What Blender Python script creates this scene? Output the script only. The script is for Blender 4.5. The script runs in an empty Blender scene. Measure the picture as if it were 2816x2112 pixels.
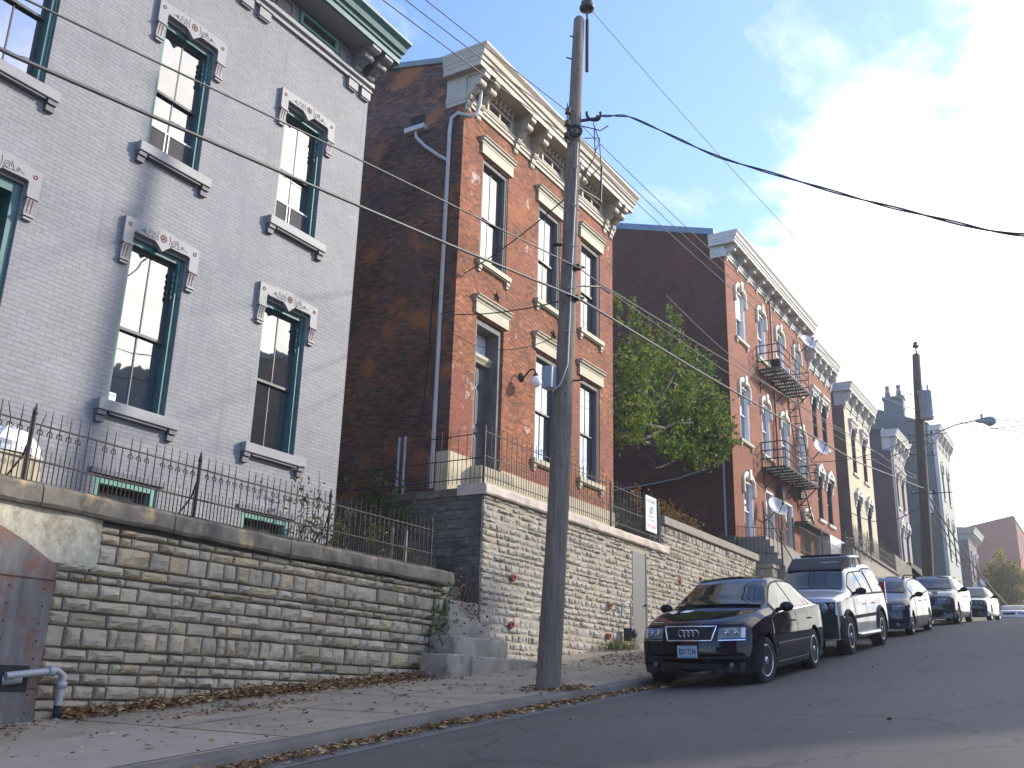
import bpy, bmesh, math, random
from mathutils import Vector, Matrix, Euler, noise
R = random.Random(7)
scene = bpy.context.scene
COL = scene.collection
rad = math.radians

# ------------------------------------------------------------------ mesh helper
class MB:
    """collects shapes, then links them as ONE mesh object"""
    def __init__(s): s.v=[]; s.f=[]; s.sm=[]
    def add(s, vs, fs, smooth=False):
        o=len(s.v); s.v+= [tuple(p) for p in vs]
        s.f+=[tuple(i+o for i in f) for f in fs]; s.sm+=[smooth]*len(fs)
    def box(s,x0,x1,y0,y1,z0,z1):
        s.add([(x0,y0,z0),(x1,y0,z0),(x1,y1,z0),(x0,y1,z0),(x0,y0,z1),(x1,y0,z1),(x1,y1,z1),(x0,y1,z1)],
              [(0,3,2,1),(4,5,6,7),(0,1,5,4),(1,2,6,5),(2,3,7,6),(3,0,4,7)])
    def obox(s,c,ax,ay,az):
        c=Vector(c); ax,ay,az=Vector(ax),Vector(ay),Vector(az)
        vs=[c+ax*i+ay*j+az*k for k in(-1,1) for (i,j) in((-1,-1),(1,-1),(1,1),(-1,1))]
        s.add(vs,[(0,3,2,1),(4,5,6,7),(0,1,5,4),(1,2,6,5),(2,3,7,6),(3,0,4,7)])
    def prism(s,poly,axis,a,b,smooth=False):
        """polygon of 2D points extruded along axis: 'y' poly=(x,z); 'x' poly=(y,z); 'z' poly=(x,y)"""
        def P(p,t): return {'y':(p[0],t,p[1]),'x':(t,p[0],p[1]),'z':(p[0],p[1],t)}[axis]
        n=len(poly)
        ar=sum(poly[i][0]*poly[(i+1)%n][1]-poly[(i+1)%n][0]*poly[i][1] for i in range(n))
        if (ar<0)!=(axis=='y'): poly=poly[::-1]
        vs=[P(p,a) for p in poly]+[P(p,b) for p in poly]
        s.add(vs,[tuple(range(n-1,-1,-1)),tuple(range(n,2*n))],False)
        s.add(vs,[(i,(i+1)%n,n+(i+1)%n,n+i) for i in range(n)],smooth)
    def tube(s,pts,r,n=6,cap=True,smooth=True):
        pts=[Vector(p) for p in pts]; rs=r if isinstance(r,(list,tuple)) else [r]*len(pts)
        vs=[];fs=[]
        up=None
        for i,p in enumerate(pts):
            t=(pts[min(i+1,len(pts)-1)]-pts[max(i-1,0)])
            if t.length<1e-9: t=Vector((0,0,1))
            t.normalize()
            if up is None:
                up=Vector((0,0,1)) if abs(t.z)<.9 else Vector((1,0,0))
            a=t.cross(up)
            if a.length<1e-6: a=t.cross(Vector((0,1,0)))
            a.normalize(); b=a.cross(t); up=b
            for k in range(n):
                w=2*math.pi*k/n; vs.append(p+(a*math.cos(w)+b*math.sin(w))*rs[i])
        for i in range(len(pts)-1):
            for k in range(n):
                fs.append((i*n+k,i*n+(k+1)%n,(i+1)*n+(k+1)%n,(i+1)*n+k))
        s.add(vs,fs,smooth)
        if cap:
            m=len(pts)-1
            s.add(vs[:n],[tuple(range(n-1,-1,-1))]); s.add(vs[m*n:],[tuple(range(n))])
    def lathe(s,prof,c,axis=(0,0,1),n=16,smooth=True):
        """prof: (radius, height along axis)"""
        ax=Vector(axis).normalized(); u=ax.cross(Vector((0,1,0)) if abs(ax.y)<.9 else Vector((1,0,0))).normalized(); w=ax.cross(u)
        vs=[];fs=[];c=Vector(c)
        for r,h in prof:
            for k in range(n):
                a=2*math.pi*k/n; vs.append(c+ax*h+(u*math.cos(a)+w*math.sin(a))*r)
        for i in range(len(prof)-1):
            for k in range(n): fs.append((i*n+k,i*n+(k+1)%n,(i+1)*n+(k+1)%n,(i+1)*n+k))
        fs.append(tuple(range(n-1,-1,-1))); m=(len(prof)-1)*n; fs.append(tuple(range(m,m+n)))
        s.add(vs,fs,smooth)
    def ball(s,c,r,n=12,m=8,sc=(1,1,1)):
        vs=[];fs=[]
        for i in range(m+1):
            t=math.pi*i/m
            for k in range(n):
                a=2*math.pi*k/n
                vs.append((c[0]+sc[0]*r*math.sin(t)*math.cos(a),c[1]+sc[1]*r*math.sin(t)*math.sin(a),c[2]+sc[2]*r*math.cos(t)))
        for i in range(m):
            for k in range(n): fs.append((i*n+k,(i+1)*n+k,(i+1)*n+(k+1)%n,i*n+(k+1)%n))
        s.add(vs,fs,True)
    def torus(s,c,Rr,r,axis=(1,0,0),n=20,m=6,a0=0,a1=2*math.pi):
        ax=Vector(axis).normalized(); u=ax.cross(Vector((0,0,1)) if abs(ax.z)<.9 else Vector((1,0,0))).normalized(); w=ax.cross(u)
        c=Vector(c)
        pts=[c+(u*math.cos(a0+(a1-a0)*k/n)+w*math.sin(a0+(a1-a0)*k/n))*Rr for k in range(n+1)]
        s.tube(pts,r,m,cap=False)
    def grid(s,P,smooth=True,flip=False):
        """P: list of rows of points"""
        n=len(P[0]); vs=[p for row in P for p in row]; fs=[]
        for i in range(len(P)-1):
            for k in range(n-1):
                f=(i*n+k,i*n+k+1,(i+1)*n+k+1,(i+1)*n+k)
                fs.append(f[::-1] if flip else f)
        s.add(vs,fs,smooth)
    def mesh(s,name,fix=False):
        me=bpy.data.meshes.new(name); me.from_pydata(s.v,[],s.f); me.update()
        me.polygons.foreach_set('use_smooth',s.sm)
        if fix:
            bm=bmesh.new(); bm.from_mesh(me); bmesh.ops.remove_doubles(bm,verts=bm.verts,dist=1e-5)
            bmesh.ops.recalc_face_normals(bm,faces=bm.faces); bm.to_mesh(me); bm.free()
        return me
    def build(s,name,m,parent=None,fix=False,bevel=0):
        o=bpy.data.objects.new(name,s.mesh(name,fix))
        o.data.materials.append(m); COL.objects.link(o)
        if parent is not None: setparent(o,parent)
        if bevel:
            b=o.modifiers.new('b','BEVEL'); b.width=bevel; b.segments=2; b.limit_method='ANGLE'; b.angle_limit=rad(40)
        return o

def root_loc(o):
    return o.get('_l',(0,0,0))
def world_of(o):
    m=o.matrix_basis.copy()
    return (world_of(o.parent)@o.matrix_parent_inverse@m) if o.parent else m
def setparent(o,p):
    o.parent=p; o.matrix_parent_inverse=world_of(p).inverted()
def tag(o,label=None,cat=None,group=None,kind=None):
    if label: o['label']=label
    if cat: o['category']=cat
    if group: o['group']=group
    if kind: o['kind']=kind
    return o
def thing(name,label,cat,loc=(0,0,0),group=None):
    o=bpy.data.objects.new(name,None); COL.objects.link(o); o.location=loc; o.empty_display_size=.3
    return tag(o,label,cat,group)
def text(name,s,m,parent,size,mat4,ext=.002,sx=1.0,bold=.0015):
    cu=bpy.data.curves.new(name,'FONT'); cu.body=s; cu.size=size; cu.extrude=ext; cu.offset=bold; cu.align_x='CENTER'; cu.align_y='CENTER'
    o=bpy.data.objects.new(name,cu)
    dg=bpy.context.evaluated_depsgraph_get()
    COL.objects.link(o); dg.update()
    me=bpy.data.meshes.new_from_object(o.evaluated_get(dg)); COL.objects.unlink(o); bpy.data.objects.remove(o)
    me.materials.clear(); me.materials.append(m)
    me.transform(Matrix.Diagonal((sx,1,1,1))); me.transform(mat4)
    t=bpy.data.objects.new(name,me); COL.objects.link(t)
    if parent is not None: setparent(t,parent)
    return t
def basis(X,Y,Z,loc):
    m=Matrix((X,Y,Z)).transposed().to_4x4(); m.translation=loc; return m
FX=lambda loc: basis((0,1,0),(0,0,1),(1,0,0),loc)     # faces +X
FYN=lambda loc: basis((1,0,0),(0,0,1),(0,-1,0),loc)   # faces -Y

# ------------------------------------------------------------------ materials
def newmat(name):
    m=bpy.data.materials.new(name); m.use_nodes=True; nt=m.node_tree
    return m,nt,nt.nodes['Principled BSDF']
def N(nt,t,**k):
    n=nt.nodes.new(t)
    for a,b in k.items():
        if a.startswith('i_'): n.inputs[a[2:].replace('_',' ')].default_value=b
        else: setattr(n,a,b)
    return n
def ramp(nt,fac,stops):
    r=N(nt,'ShaderNodeValToRGB'); e=r.color_ramp.elements
    while len(e)<len(stops): e.new(.5)
    for el,(p,c) in zip(e,stops):
        el.position=p; el.color=(c[0],c[1],c[2],1) if hasattr(c,'__len__') else (c,c,c,1)
    nt.links.new(fac,r.inputs[0]); return r.outputs[0]
def mix(nt,fac,a,b,mode='MIX'):
    m=N(nt,'ShaderNodeMix',data_type='RGBA',blend_type=mode)
    for ix,v in ((0,fac),(6,a),(7,b)):
        sock=m.inputs[ix]
        if hasattr(v,'links'): nt.links.new(v,sock)
        elif hasattr(v,'__len__'): sock.default_value=(v[0],v[1],v[2],1)
        else: sock.default_value=v if ix==0 else (v,v,v,1)
    return m.outputs[2]
def objco(nt): return N(nt,'ShaderNodeTexCoord').outputs['Object']
def nz(nt,co,scale,detail=4,rough=.55,out=0,sc=None):
    if sc is not None:
        mp=N(nt,'ShaderNodeMapping'); mp.inputs['Scale'].default_value=sc; nt.links.new(co,mp.inputs[0]); co=mp.outputs[0]
    n=N(nt,'ShaderNodeTexNoise',i_Scale=scale,i_Detail=detail,i_Roughness=rough); nt.links.new(co,n.inputs['Vector']); return n.outputs[out]
def bump(nt,b,h,strength,dist=.01):
    n=N(nt,'ShaderNodeBump'); n.inputs['Strength'].default_value=strength; n.inputs['Distance'].default_value=dist
    nt.links.new(h,n.inputs['Height']); nt.links.new(n.outputs[0],b.inputs['Normal']); return n
def plain(name,c,rough=.7,metal=0,var=.18,scale=3.,bmp=.15,bscale=40.,spec=.5,stain=None,sc=None):
    """colour with soft wear variation and fine bump"""
    m,nt,b=newmat(name); co=objco(nt)
    f=nz(nt,co,scale,5,.6,sc=sc)
    lo=[x*(1-var) for x in c]; hi=[min(1,x*(1+var)) for x in c]
    col=ramp(nt,f,[(.3,lo),(.7,hi)])
    if stain:
        f2=nz(nt,co,stain[1],6,.65); k=ramp(nt,f2,[(stain[2],0),(stain[2]+.12,1)]); col=mix(nt,k,col,stain[0])
    nt.links.new(col,b.inputs['Base Color'])
    b.inputs['Roughness'].default_value=rough; b.inputs['Metallic'].default_value=metal; b.inputs['Specular IOR Level'].default_value=spec
    if bmp: bump(nt,b,nz(nt,co,bscale,4),bmp,.01)
    return m
def uvwall(nt):
    co=objco(nt); s=N(nt,'ShaderNodeSeparateXYZ'); nt.links.new(co,s.inputs[0])
    a=N(nt,'ShaderNodeMath',operation='ADD'); nt.links.new(s.outputs[0],a.inputs[0]); nt.links.new(s.outputs[1],a.inputs[1])
    c=N(nt,'ShaderNodeCombineXYZ'); nt.links.new(a.outputs[0],c.inputs[0]); nt.links.new(s.outputs[2],c.inputs[1])
    return co,c.outputs[0]
def brick(name,c1,c2,mortar,bw=.215,rh=.0677,ms=.007,rough=.85,patches=(),var=.3,bmp=.5,runs=None):
    m,nt,b=newmat(name); co,uv=uvwall(nt)
    # slightly wavering courses
    w=N(nt,'ShaderNodeVectorMath',operation='SCALE'); w.inputs['Scale'].default_value=.012
    nw=nz(nt,co,2.2,2,.5,out=1); nt.links.new(nw,w.inputs[0])
    ad=N(nt,'ShaderNodeVectorMath',operation='ADD'); nt.links.new(uv,ad.inputs[0]); nt.links.new(w.outputs[0],ad.inputs[1])
    t=N(nt,'ShaderNodeTexBrick',offset=.5,squash=1.0)
    nt.links.new(ad.outputs[0],t.inputs['Vector'])
    t.inputs['Scale'].default_value=1; t.inputs['Brick Width'].default_value=bw; t.inputs['Row Height'].default_value=rh
    t.inputs['Mortar Size'].default_value=ms; t.inputs['Mortar Smooth'].default_value=.25; t.inputs['Bias'].default_value=0
    t.inputs['Color1'].default_value=(*c1,1); t.inputs['Color2'].default_value=(*c2,1); t.inputs['Mortar'].default_value=(*mortar,1)
    col=t.outputs['Color']
    f=nz(nt,co,.9,6,.62); col=mix(nt,1.0,col,ramp(nt,f,[(.3,1-var),(.72,1+var*.4)]),'MULTIPLY')
    # brick to brick tone
    f3=nz(nt,uv,1,2,.5,sc=(4.65,14.8,1)); col=mix(nt,1.0,col,ramp(nt,f3,[(.3,1-var*.9),(.7,1+var*.4)]),'MULTIPLY')
    for (pc,sc,th,wd,amt,det) in patches:
        f2=nz(nt,co,sc,det,.65); k=ramp(nt,f2,[(th,0),(th+wd,amt)]); col=mix(nt,k,col,pc)
    if runs:
        rn_=nz(nt,co,1,5,.65,sc=(2.6,2.6,.16)); k=ramp(nt,rn_,[(.54,0),(.72,runs[1])]); k2=ramp(nt,nz(nt,co,.5,3,.6),[(.42,0),(.58,1)]); kk=mix(nt,1.0,k,k2,'MULTIPLY'); col=mix(nt,kk,col,runs[0])
    nt.links.new(col,b.inputs['Base Color']); b.inputs['Roughness'].default_value=rough; b.inputs['Specular IOR Level'].default_value=.25
    inv=N(nt,'ShaderNodeMath',operation='SUBTRACT'); inv.inputs[0].default_value=1; nt.links.new(t.outputs['Fac'],inv.inputs[1])
    h=mix(nt,.35,inv.outputs[0],nz(nt,co,35,4))
    bump(nt,b,h,bmp,.012)
    return m
def glass(name,tint=(.02,.025,.03),wav=.06,spec=1.0,ior=4.3,rough=.02):
    """old window pane: dark room behind, mirror of the sky in front"""
    m,nt,b=newmat(name); co=objco(nt)
    b.inputs['Base Color'].default_value=(*tint,1); b.inputs['Roughness'].default_value=rough
    b.inputs['IOR'].default_value=ior; b.inputs['Specular IOR Level'].default_value=spec*.5
    bump(nt,b,nz(nt,co,1.6,2,.5),wav,.05)
    return m
M={}
def mk():
    M['paintbrick']=brick('painted_brick',(.246,.243,.250),(.262,.258,.266),(.170,.168,.173),ms=.0055,rough=.6,var=.13,bmp=.4,runs=((.155,.157,.17),.75),
        patches=[((.175,.185,.215),.35,.56,.14,.7,6),((.16,.165,.18),1.0,.62,.10,.35,7),((.36,.355,.37),1.3,.66,.05,.35,6)])
    M['brick1']=brick('red_front_brick',(.45,.125,.036),(.23,.055,.026),(.31,.19,.12),rough=.8,var=.5,bmp=.6,ms=.010,
        patches=[((.22,.062,.05),.45,.50,.10,.6,4),((.43,.15,.045),.6,.58,.1,.4,5),((.42,.27,.16),5.,.62,.06,.7,5),((.62,.54,.48),1.3,.63,.03,.6,9)])
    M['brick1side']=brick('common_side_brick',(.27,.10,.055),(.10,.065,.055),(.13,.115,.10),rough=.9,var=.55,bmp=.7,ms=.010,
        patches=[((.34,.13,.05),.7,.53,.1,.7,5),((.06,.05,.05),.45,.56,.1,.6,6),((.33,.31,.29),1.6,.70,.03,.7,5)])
    M['brick2']=brick('apartment_front_brick',(.34,.088,.034),(.20,.050,.028),(.30,.21,.15),rough=.85,var=.22,bmp=.5,ms=.010)
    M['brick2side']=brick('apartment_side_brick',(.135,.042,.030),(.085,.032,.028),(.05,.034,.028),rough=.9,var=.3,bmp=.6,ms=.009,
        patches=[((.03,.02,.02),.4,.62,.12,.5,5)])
    M['brick3']=brick('far_red_brick',(.30,.09,.06),(.26,.08,.06),(.22,.14,.11),rough=.85,var=.15,ms=.008)
    M['cream']=brick('cream_painted_brick',(.50,.43,.285),(.48,.41,.275),(.38,.33,.22),rough=.7,var=.12,bmp=.2)
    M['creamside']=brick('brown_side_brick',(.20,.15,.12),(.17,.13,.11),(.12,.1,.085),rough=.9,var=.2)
    M['mauve']=brick('mauve_painted_brick',(.30,.25,.24),(.28,.23,.23),(.22,.18,.18),rough=.75,var=.14,bmp=.2)
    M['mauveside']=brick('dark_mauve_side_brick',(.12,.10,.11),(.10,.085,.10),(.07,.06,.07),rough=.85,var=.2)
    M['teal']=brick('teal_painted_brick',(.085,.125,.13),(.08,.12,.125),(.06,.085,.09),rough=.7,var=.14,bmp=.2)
    M['palegreen']=brick('pale_green_painted_brick',(.34,.36,.30),(.33,.35,.29),(.25,.27,.23),rough=.7,var=.1,bmp=.2)
    M['rubble']=plain('far_stone',(.17,.14,.15),.9,var=.4,scale=4)
    M['tan']=plain('tan_trim_paint',(.335,.295,.195),.6,var=.10,stain=((.28,.23,.16),2.5,.66))
    M['tanc']=plain('stone_coloured_cornice_paint',(.37,.315,.235),.6,var=.12,stain=((.22,.19,.15),3.,.68))
    M['cream_trim']=plain('cream_trim_paint',(.62,.56,.43),.6,var=.08,stain=((.45,.40,.30),3.,.70))
    M['white_trim']=plain('pale_grey_trim_paint',(.46,.435,.385),.6,var=.1,stain=((.35,.33,.3),3.,.68))
    M['greytrim']=plain('grey_trim_paint',(.212,.209,.216),.55,var=.08,bmp=.08)
    M['greydark']=plain('dark_grey_trim_paint',(.10,.10,.12),.6,var=.2)
    M['teal_trim']=plain('teal_green_paint',(.035,.115,.115),.5,var=.22,scale=6,bmp=.1,stain=((.10,.19,.18),7,.66))
    M['green_light']=plain('sea_green_paint',(.12,.27,.22),.6,var=.2,scale=5)
    M['rosette']=plain('rust_red_paint',(.25,.085,.07),.6)
    M['ink']=plain('incised_line_paint',(.12,.118,.125),.7)
    M['sash']=plain('charcoal_sash_paint',(.045,.045,.05),.5,var=.2,bmp=.1)
    M['sashw']=plain('white_sash_paint',(.70,.70,.70),.5,var=.05,bmp=0)
    M['frame1']=plain('weathered_grey_frame_paint',(.13,.12,.115),.7,var=.25,scale=8,sc=(1,1,.25))
    M['doorp']=plain('charcoal_door_paint',(.085,.08,.08),.55,var=.2)
    M['glass']=glass('window_glass')
    M['glassb']=glass('window_glass_clear',(.03,.035,.04),.03,ior=4.6)
    M['darkroom']=plain('dark_interior',(.02,.02,.022),.9,bmp=0)
    M['screen']=plain('insect_screen',(.05,.045,.045),.8,bmp=0)
    M['blind']=plain('white_window_blind',(.62,.62,.60),.4,var=.05,bmp=0)
    M['roofblue']=plain('blue_grey_roof_coating',(.11,.17,.24),.5,var=.15)
    M['roofgreen']=plain('grey_green_roof_metal',(.15,.19,.18),.5,var=.15)
    M['slate']=plain('dark_slate_roof',(.09,.11,.12),.7,var=.2,scale=6)
    M['pipew']=plain('pale_downspout_paint',(.42,.39,.36),.5,var=.12)
    M['pipegrey']=plain('grey_blue_downspout_paint',(.22,.23,.25),.5,var=.12)
    M['rustpipe']=plain('red_brown_pipe_paint',(.20,.06,.04),.5)
    M['iron']=plain('black_iron_paint',(.018,.018,.018),.45,var=.3,bmp=.1)
    M['rustiron']=plain('rusty_brown_iron',(.038,.024,.020),.7,var=.4,scale=9,stain=((.12,.055,.035),10,.64))
    M['steel']=plain('galvanised_steel',(.34,.34,.34),.55,metal=.4,var=.1)
    M['steelgrey']=plain('grey_painted_steel',(.27,.30,.34),.4,var=.08)
    M['rustdoor']=plain('rusty_riveted_steel',(.125,.115,.11),.6,metal=.1,var=.4,scale=3,stain=((.15,.065,.040),1.9,.47),sc=(1,3,.35))
    M['doorgrey']=plain('flat_grey_steel_door_paint',(.115,.112,.11),.5,var=.06)
    M['coping']=plain('dark_weathered_sandstone',(.125,.108,.085),.85,var=.45,scale=3.2,bmp=.6,bscale=12,stain=((.36,.26,.14),1.9,.56))
    M['copingpink']=plain('flaking_pink_sandstone',(.50,.42,.35),.85,var=.18,scale=3,bmp=.4,bscale=14,stain=((.42,.31,.21),1.5,.56))
    M['copinggrey']=plain('concrete_coping',(.26,.23,.19),.85,var=.18,scale=2,bmp=.3)
    M['sandstone']=plain('buff_sandstone',(.47,.40,.27),.85,var=.16,scale=2,bmp=.3,bscale=20)
    M['stepstone']=plain('worn_step_stone',(.30,.265,.20),.9,var=.32,scale=3,bmp=.6,bscale=10,stain=((.13,.07,.07),2.2,.58))
    M['render']=plain('weathered_grey_render',(.20,.18,.155),.9,var=.3,scale=1.5,bmp=.5,bscale=14,sc=(1,1,3))
    M['parge']=plain('flaking_lime_render',(.42,.38,.28),.9,var=.35,scale=7,bmp=.9,bscale=22,stain=((.26,.22,.15),3.2,.55))
    # rock faced limestone: per stone tone by island
    for nm,base,dk in (('stone1',(.64,.545,.39),(.34,.285,.195)),('stone2',(.50,.46,.39),(.27,.24,.20))):
        m,nt,b=newmat('rock_faced_limestone_'+('old' if nm=='stone1' else 'pale')); co=objco(nt)
        g=N(nt,'ShaderNodeNewGeometry')
        c=ramp(nt,g.outputs['Random Per Island'],[(0,[base[0]*.66,base[1]*.62,base[2]*.54]),(.2,[x*.8 for x in base]),(.5,[x*.95 for x in base]),(.8,[base[0]*1.03,base[1]*1.02,base[2]*1.02]),(1,[base[0]*.92,base[1]*.82,base[2]*.66])])
        f=nz(nt,co,5,7,.7); c=mix(nt,ramp(nt,f,[(.42,0),(.72,.85)]),c,dk)
        f=nz(nt,co,.8,5,.6); c=mix(nt,ramp(nt,f,[(.48,0),(.7,.6)]),c,[x*.48 for x in base]); c=mix(nt,ramp(nt,nz(nt,co,1,5,.65,sc=(3,3,.25)),[(.55,0),(.72,.5)]),c,[base[0]*.45,base[1]*.40,base[2]*.32])
        nt.links.new(c,b.inputs['Base Color']); b.inputs['Roughness'].default_value=.9; b.inputs['Specular IOR Level'].default_value=.2
        bump(nt,b,nz(nt,co,16,9,.75,sc=(1,.8,1.6)),1.0,.035); M[nm]=m
    M['mortar1']=plain('dark_open_joints',(.075,.065,.05),.95)
    M['mortar2']=plain('buff_mortar',(.34,.30,.23),.95,var=.2,scale=6)
    M['concrete']=plain('sidewalk_concrete',(.295,.243,.172),.9,var=.2,scale=1.2,bmp=.35,bscale=60,stain=((.14,.125,.11),1.1,.6))
    M['patch']=plain('newer_concrete_slab',(.33,.285,.22),.85,var=.08,scale=2,bmp=.25,bscale=80)
    M['kerb']=plain('worn_kerb_stone',(.14,.125,.105),.9,var=.25,scale=2.5,bmp=.5,bscale=25)
    m,nt,b=newmat('asphalt'); co=objco(nt)
    c=ramp(nt,nz(nt,co,.5,6,.6,sc=(1,.35,1)),[(.25,(.052,.046,.040)),(.5,(.068,.061,.053)),(.75,(.084,.076,.066))])
    sp=ramp(nt,nz(nt,co,55,3,.7),[(.52,0),(.72,.6)]); c=mix(nt,sp,c,(.17,.17,.17))
    cr=nz(nt,co,1.4,9,.75,sc=(1,.5,1)); k=ramp(nt,cr,[(.57,0),(.62,.6)]); c=mix(nt,k,c,(.036,.035,.034))
    wv=N(nt,'ShaderNodeTexVoronoi',feature='DISTANCE_TO_EDGE'); wv.inputs['Scale'].default_value=.33; dv=N(nt,'ShaderNodeVectorMath',operation='ADD'); nt.links.new(co,dv.inputs[0]); nt.links.new(nz(nt,co,1.1,5,.6,out=1),dv.inputs[1]); nt.links.new(dv.outputs[0],wv.inputs['Vector'])
    k=ramp(nt,wv.outputs['Distance'],[(.004,.75),(.009,0)]); c=mix(nt,k,c,(.024,.023,.022))
    nt.links.new(c,b.inputs['Base Color']); b.inputs['Roughness'].default_value=.75; bump(nt,b,nz(nt,co,120,3,.6),.35,.01); M['asphalt']=m
    M['gutterc']=plain('concrete_gutter',(.135,.128,.118),.85,var=.2,scale=2,bmp=.3,bscale=60)
    M['earth']=plain('dry_earth',(.10,.085,.06),.95,var=.4,scale=3,bmp=.6,bscale=8,stain=((.06,.075,.025),2,.5))
    # weathered pole wood
    m,nt,b=newmat('weathered_pole_wood'); co=objco(nt)
    c=ramp(nt,nz(nt,co,6,7,.65,sc=(3,3,.22)),[(.28,(.085,.068,.05)),(.5,(.165,.132,.098)),(.75,(.26,.215,.165))])
    c=mix(nt,ramp(nt,nz(nt,co,.6,3),[(.45,0),(.7,.4)]),c,(.12,.10,.085))
    nt.links.new(c,b.inputs['Base Color']); b.inputs['Roughness'].default_value=.85; bump(nt,b,nz(nt,co,9,6,.7,sc=(4,4,.15)),.8,.015); M['polewood']=m
    M['polewood2']=plain('brown_pole_wood',(.075,.06,.048),.85,var=.25,scale=4,sc=(3,3,.3))
    M['cable']=plain('black_cable_sheath',(.012,.013,.014),.5,bmp=0)
    M['cableg']=plain('grey_weathered_cable',(.075,.072,.068),.5,var=.1,bmp=0,metal=.3)
    M['porcelain']=plain('dark_glazed_porcelain',(.03,.022,.02),.15,bmp=0)
    M['globe']=plain('white_glass_globe',(.82,.82,.80),.2,var=.02,bmp=0)
    M['dish']=plain('grey_dish_paint',(.52,.51,.50),.5,var=.05)
    M['terracotta']=plain('terracotta_pipe',(.30,.095,.055),.8,var=.2)
    M['signwhite']=plain('white_sign_board',(.72,.72,.72),.4,var=.03,bmp=0)
    M['platewhite']=plain('bluish_white_plate',(.40,.44,.52),.5,var=.05,bmp=0)
    M['masonry']=brick('dark_stained_masonry',(.20,.178,.148),(.135,.122,.105),(.10,.09,.078),bw=.48,rh=.19,ms=.012,rough=.95,var=.5,bmp=.9,patches=[((.10,.095,.09),.8,.5,.15,.7,6),((.27,.24,.2),1.4,.62,.08,.5,7)])  # dark coursed masonry with random darker and paler patches
    M['signblue']=plain('pale_blue_sign_ink',(.22,.36,.50),.5,bmp=0)
    M['plateink']=plain('dark_blue_plate_ink',(.03,.06,.16),.5,bmp=0)
    M['signred']=plain('red_sign_ink',(.55,.05,.05),.5,bmp=0)
    M['signgrey']=plain('grey_sign_ink',(.16,.18,.20),.5,bmp=0)
    M['paper']=plain('white_paper',(.75,.75,.74),.7,var=.03,bmp=0)
    # cars
    def paint(name,c,metal=.3,rough=.28,coat=1.,spec=.3):
        m,nt,b=newmat(name); b.inputs['Base Color'].default_value=(*c,1); b.inputs['Metallic'].default_value=metal
        b.inputs['Specular IOR Level'].default_value=spec; b.inputs['Roughness'].default_value=rough; b.inputs['Coat Weight'].default_value=coat; b.inputs['Coat Roughness'].default_value=.03
        co=objco(nt); f=nz(nt,co,2.5,6,.65); r=ramp(nt,f,[(.3,rough*.8),(.7,min(1,rough*1.5))]); nt.links.new(r,b.inputs['Roughness'])
        return m
    M['carblack']=paint('dark_navy_car_paint',(.004,.005,.011),0.,.5,.7,.0)
    M['carsilver']=paint('silver_car_paint',(.36,.37,.38),.6,.34,.7)
    M['carblue']=paint('dark_blue_car_paint',(.010,.020,.05),0.,.4,.9,.1)
    M['cartaupe']=paint('dark_taupe_car_paint',(.045,.04,.037),.1,.4,.9,.1)
    M['cargreen']=paint('dark_green_car_paint',(.010,.045,.045),.1,.4,.9,.1)
    M['carwhite']=paint('white_car_paint',(.62,.62,.66),0.,.3)
    M['carglass']=glass('car_glass',(.012,.018,.018),.0,ior=1.75,rough=.01)
    M['tyre']=plain('tyre_rubber',(.018,.018,.019),.75,var=.2,bmp=.2)
    M['rim']=plain('alloy_wheel_metal',(.55,.56,.58),.28,metal=.9,var=.05,bmp=0)
    M['blackp']=plain('black_plastic',(.018,.018,.019),.6,var=.15,bmp=.1,spec=.2)
    M['greyp']=plain('charcoal_plastic',(.04,.041,.044),.65,var=.15,bmp=.1,spec=.25)
    M['chrome']=plain('chrome_trim',(.75,.76,.78),.12,metal=1,var=.02,bmp=0)
    M['lens']=glass('headlamp_lens',(.13,.14,.155),.0,ior=1.6,rough=.06)
    M['amber']=plain('amber_lens',(.55,.20,.03),.15,bmp=0)
    M['redlens']=plain('red_lens',(.35,.02,.03),.15,bmp=0)
    M['under']=plain('black_underside',(.008,.008,.008),.9,bmp=0)
    # foliage
    def leafm(name,stops,tr=.35,rough=.55):
        m,nt,b=newmat(name); g=N(nt,'ShaderNodeNewGeometry')
        c=ramp(nt,g.outputs['Random Per Island'],stops); nt.links.new(c,b.inputs['Base Color']); b.inputs['Roughness'].default_value=rough
        b.inputs['Specular IOR Level'].default_value=.3
        t=N(nt,'ShaderNodeBsdfTranslucent'); nt.links.new(c,t.inputs[0])
        ms=N(nt,'ShaderNodeMixShader'); ms.inputs[0].default_value=tr
        nt.links.new(b.outputs[0],ms.inputs[1]); nt.links.new(t.outputs[0],ms.inputs[2]); nt.links.new(ms.outputs[0],nt.nodes['Material Output'].inputs[0])
        return m
    M['leafpear']=leafm('pear_leaves',[(0,(.03,.07,.010)),(.35,(.085,.15,.018)),(.75,(.17,.235,.028)),(1,(.29,.27,.04))],.48)
    M['leafaut']=leafm('autumn_leaves',[(0,(.09,.12,.02)),(.45,(.20,.20,.03)),(.8,(.34,.27,.04)),(1,(.38,.22,.04))],.55)
    M['leafvine']=leafm('vine_leaves',[(0,(.045,.08,.018)),(.6,(.10,.13,.03)),(1,(.17,.14,.05))])
    M['leafrust']=leafm('rusty_shrub_leaves',[(0,(.08,.07,.02)),(.5,(.17,.10,.03)),(1,(.25,.12,.03))])
    M['leafred']=leafm('red_weed_leaves',[(0,(.10,.04,.03)),(1,(.22,.08,.06))],.2)
    M['litter']=leafm('fallen_leaf_litter',[(0,(.12,.065,.03)),(.4,(.24,.13,.055)),(.75,(.40,.24,.11)),(1,(.52,.38,.20))],.1,.8)
    M['bark']=plain('grey_brown_bark',(.085,.07,.06),.9,var=.35,scale=8,bmp=.6,bscale=18)
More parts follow.
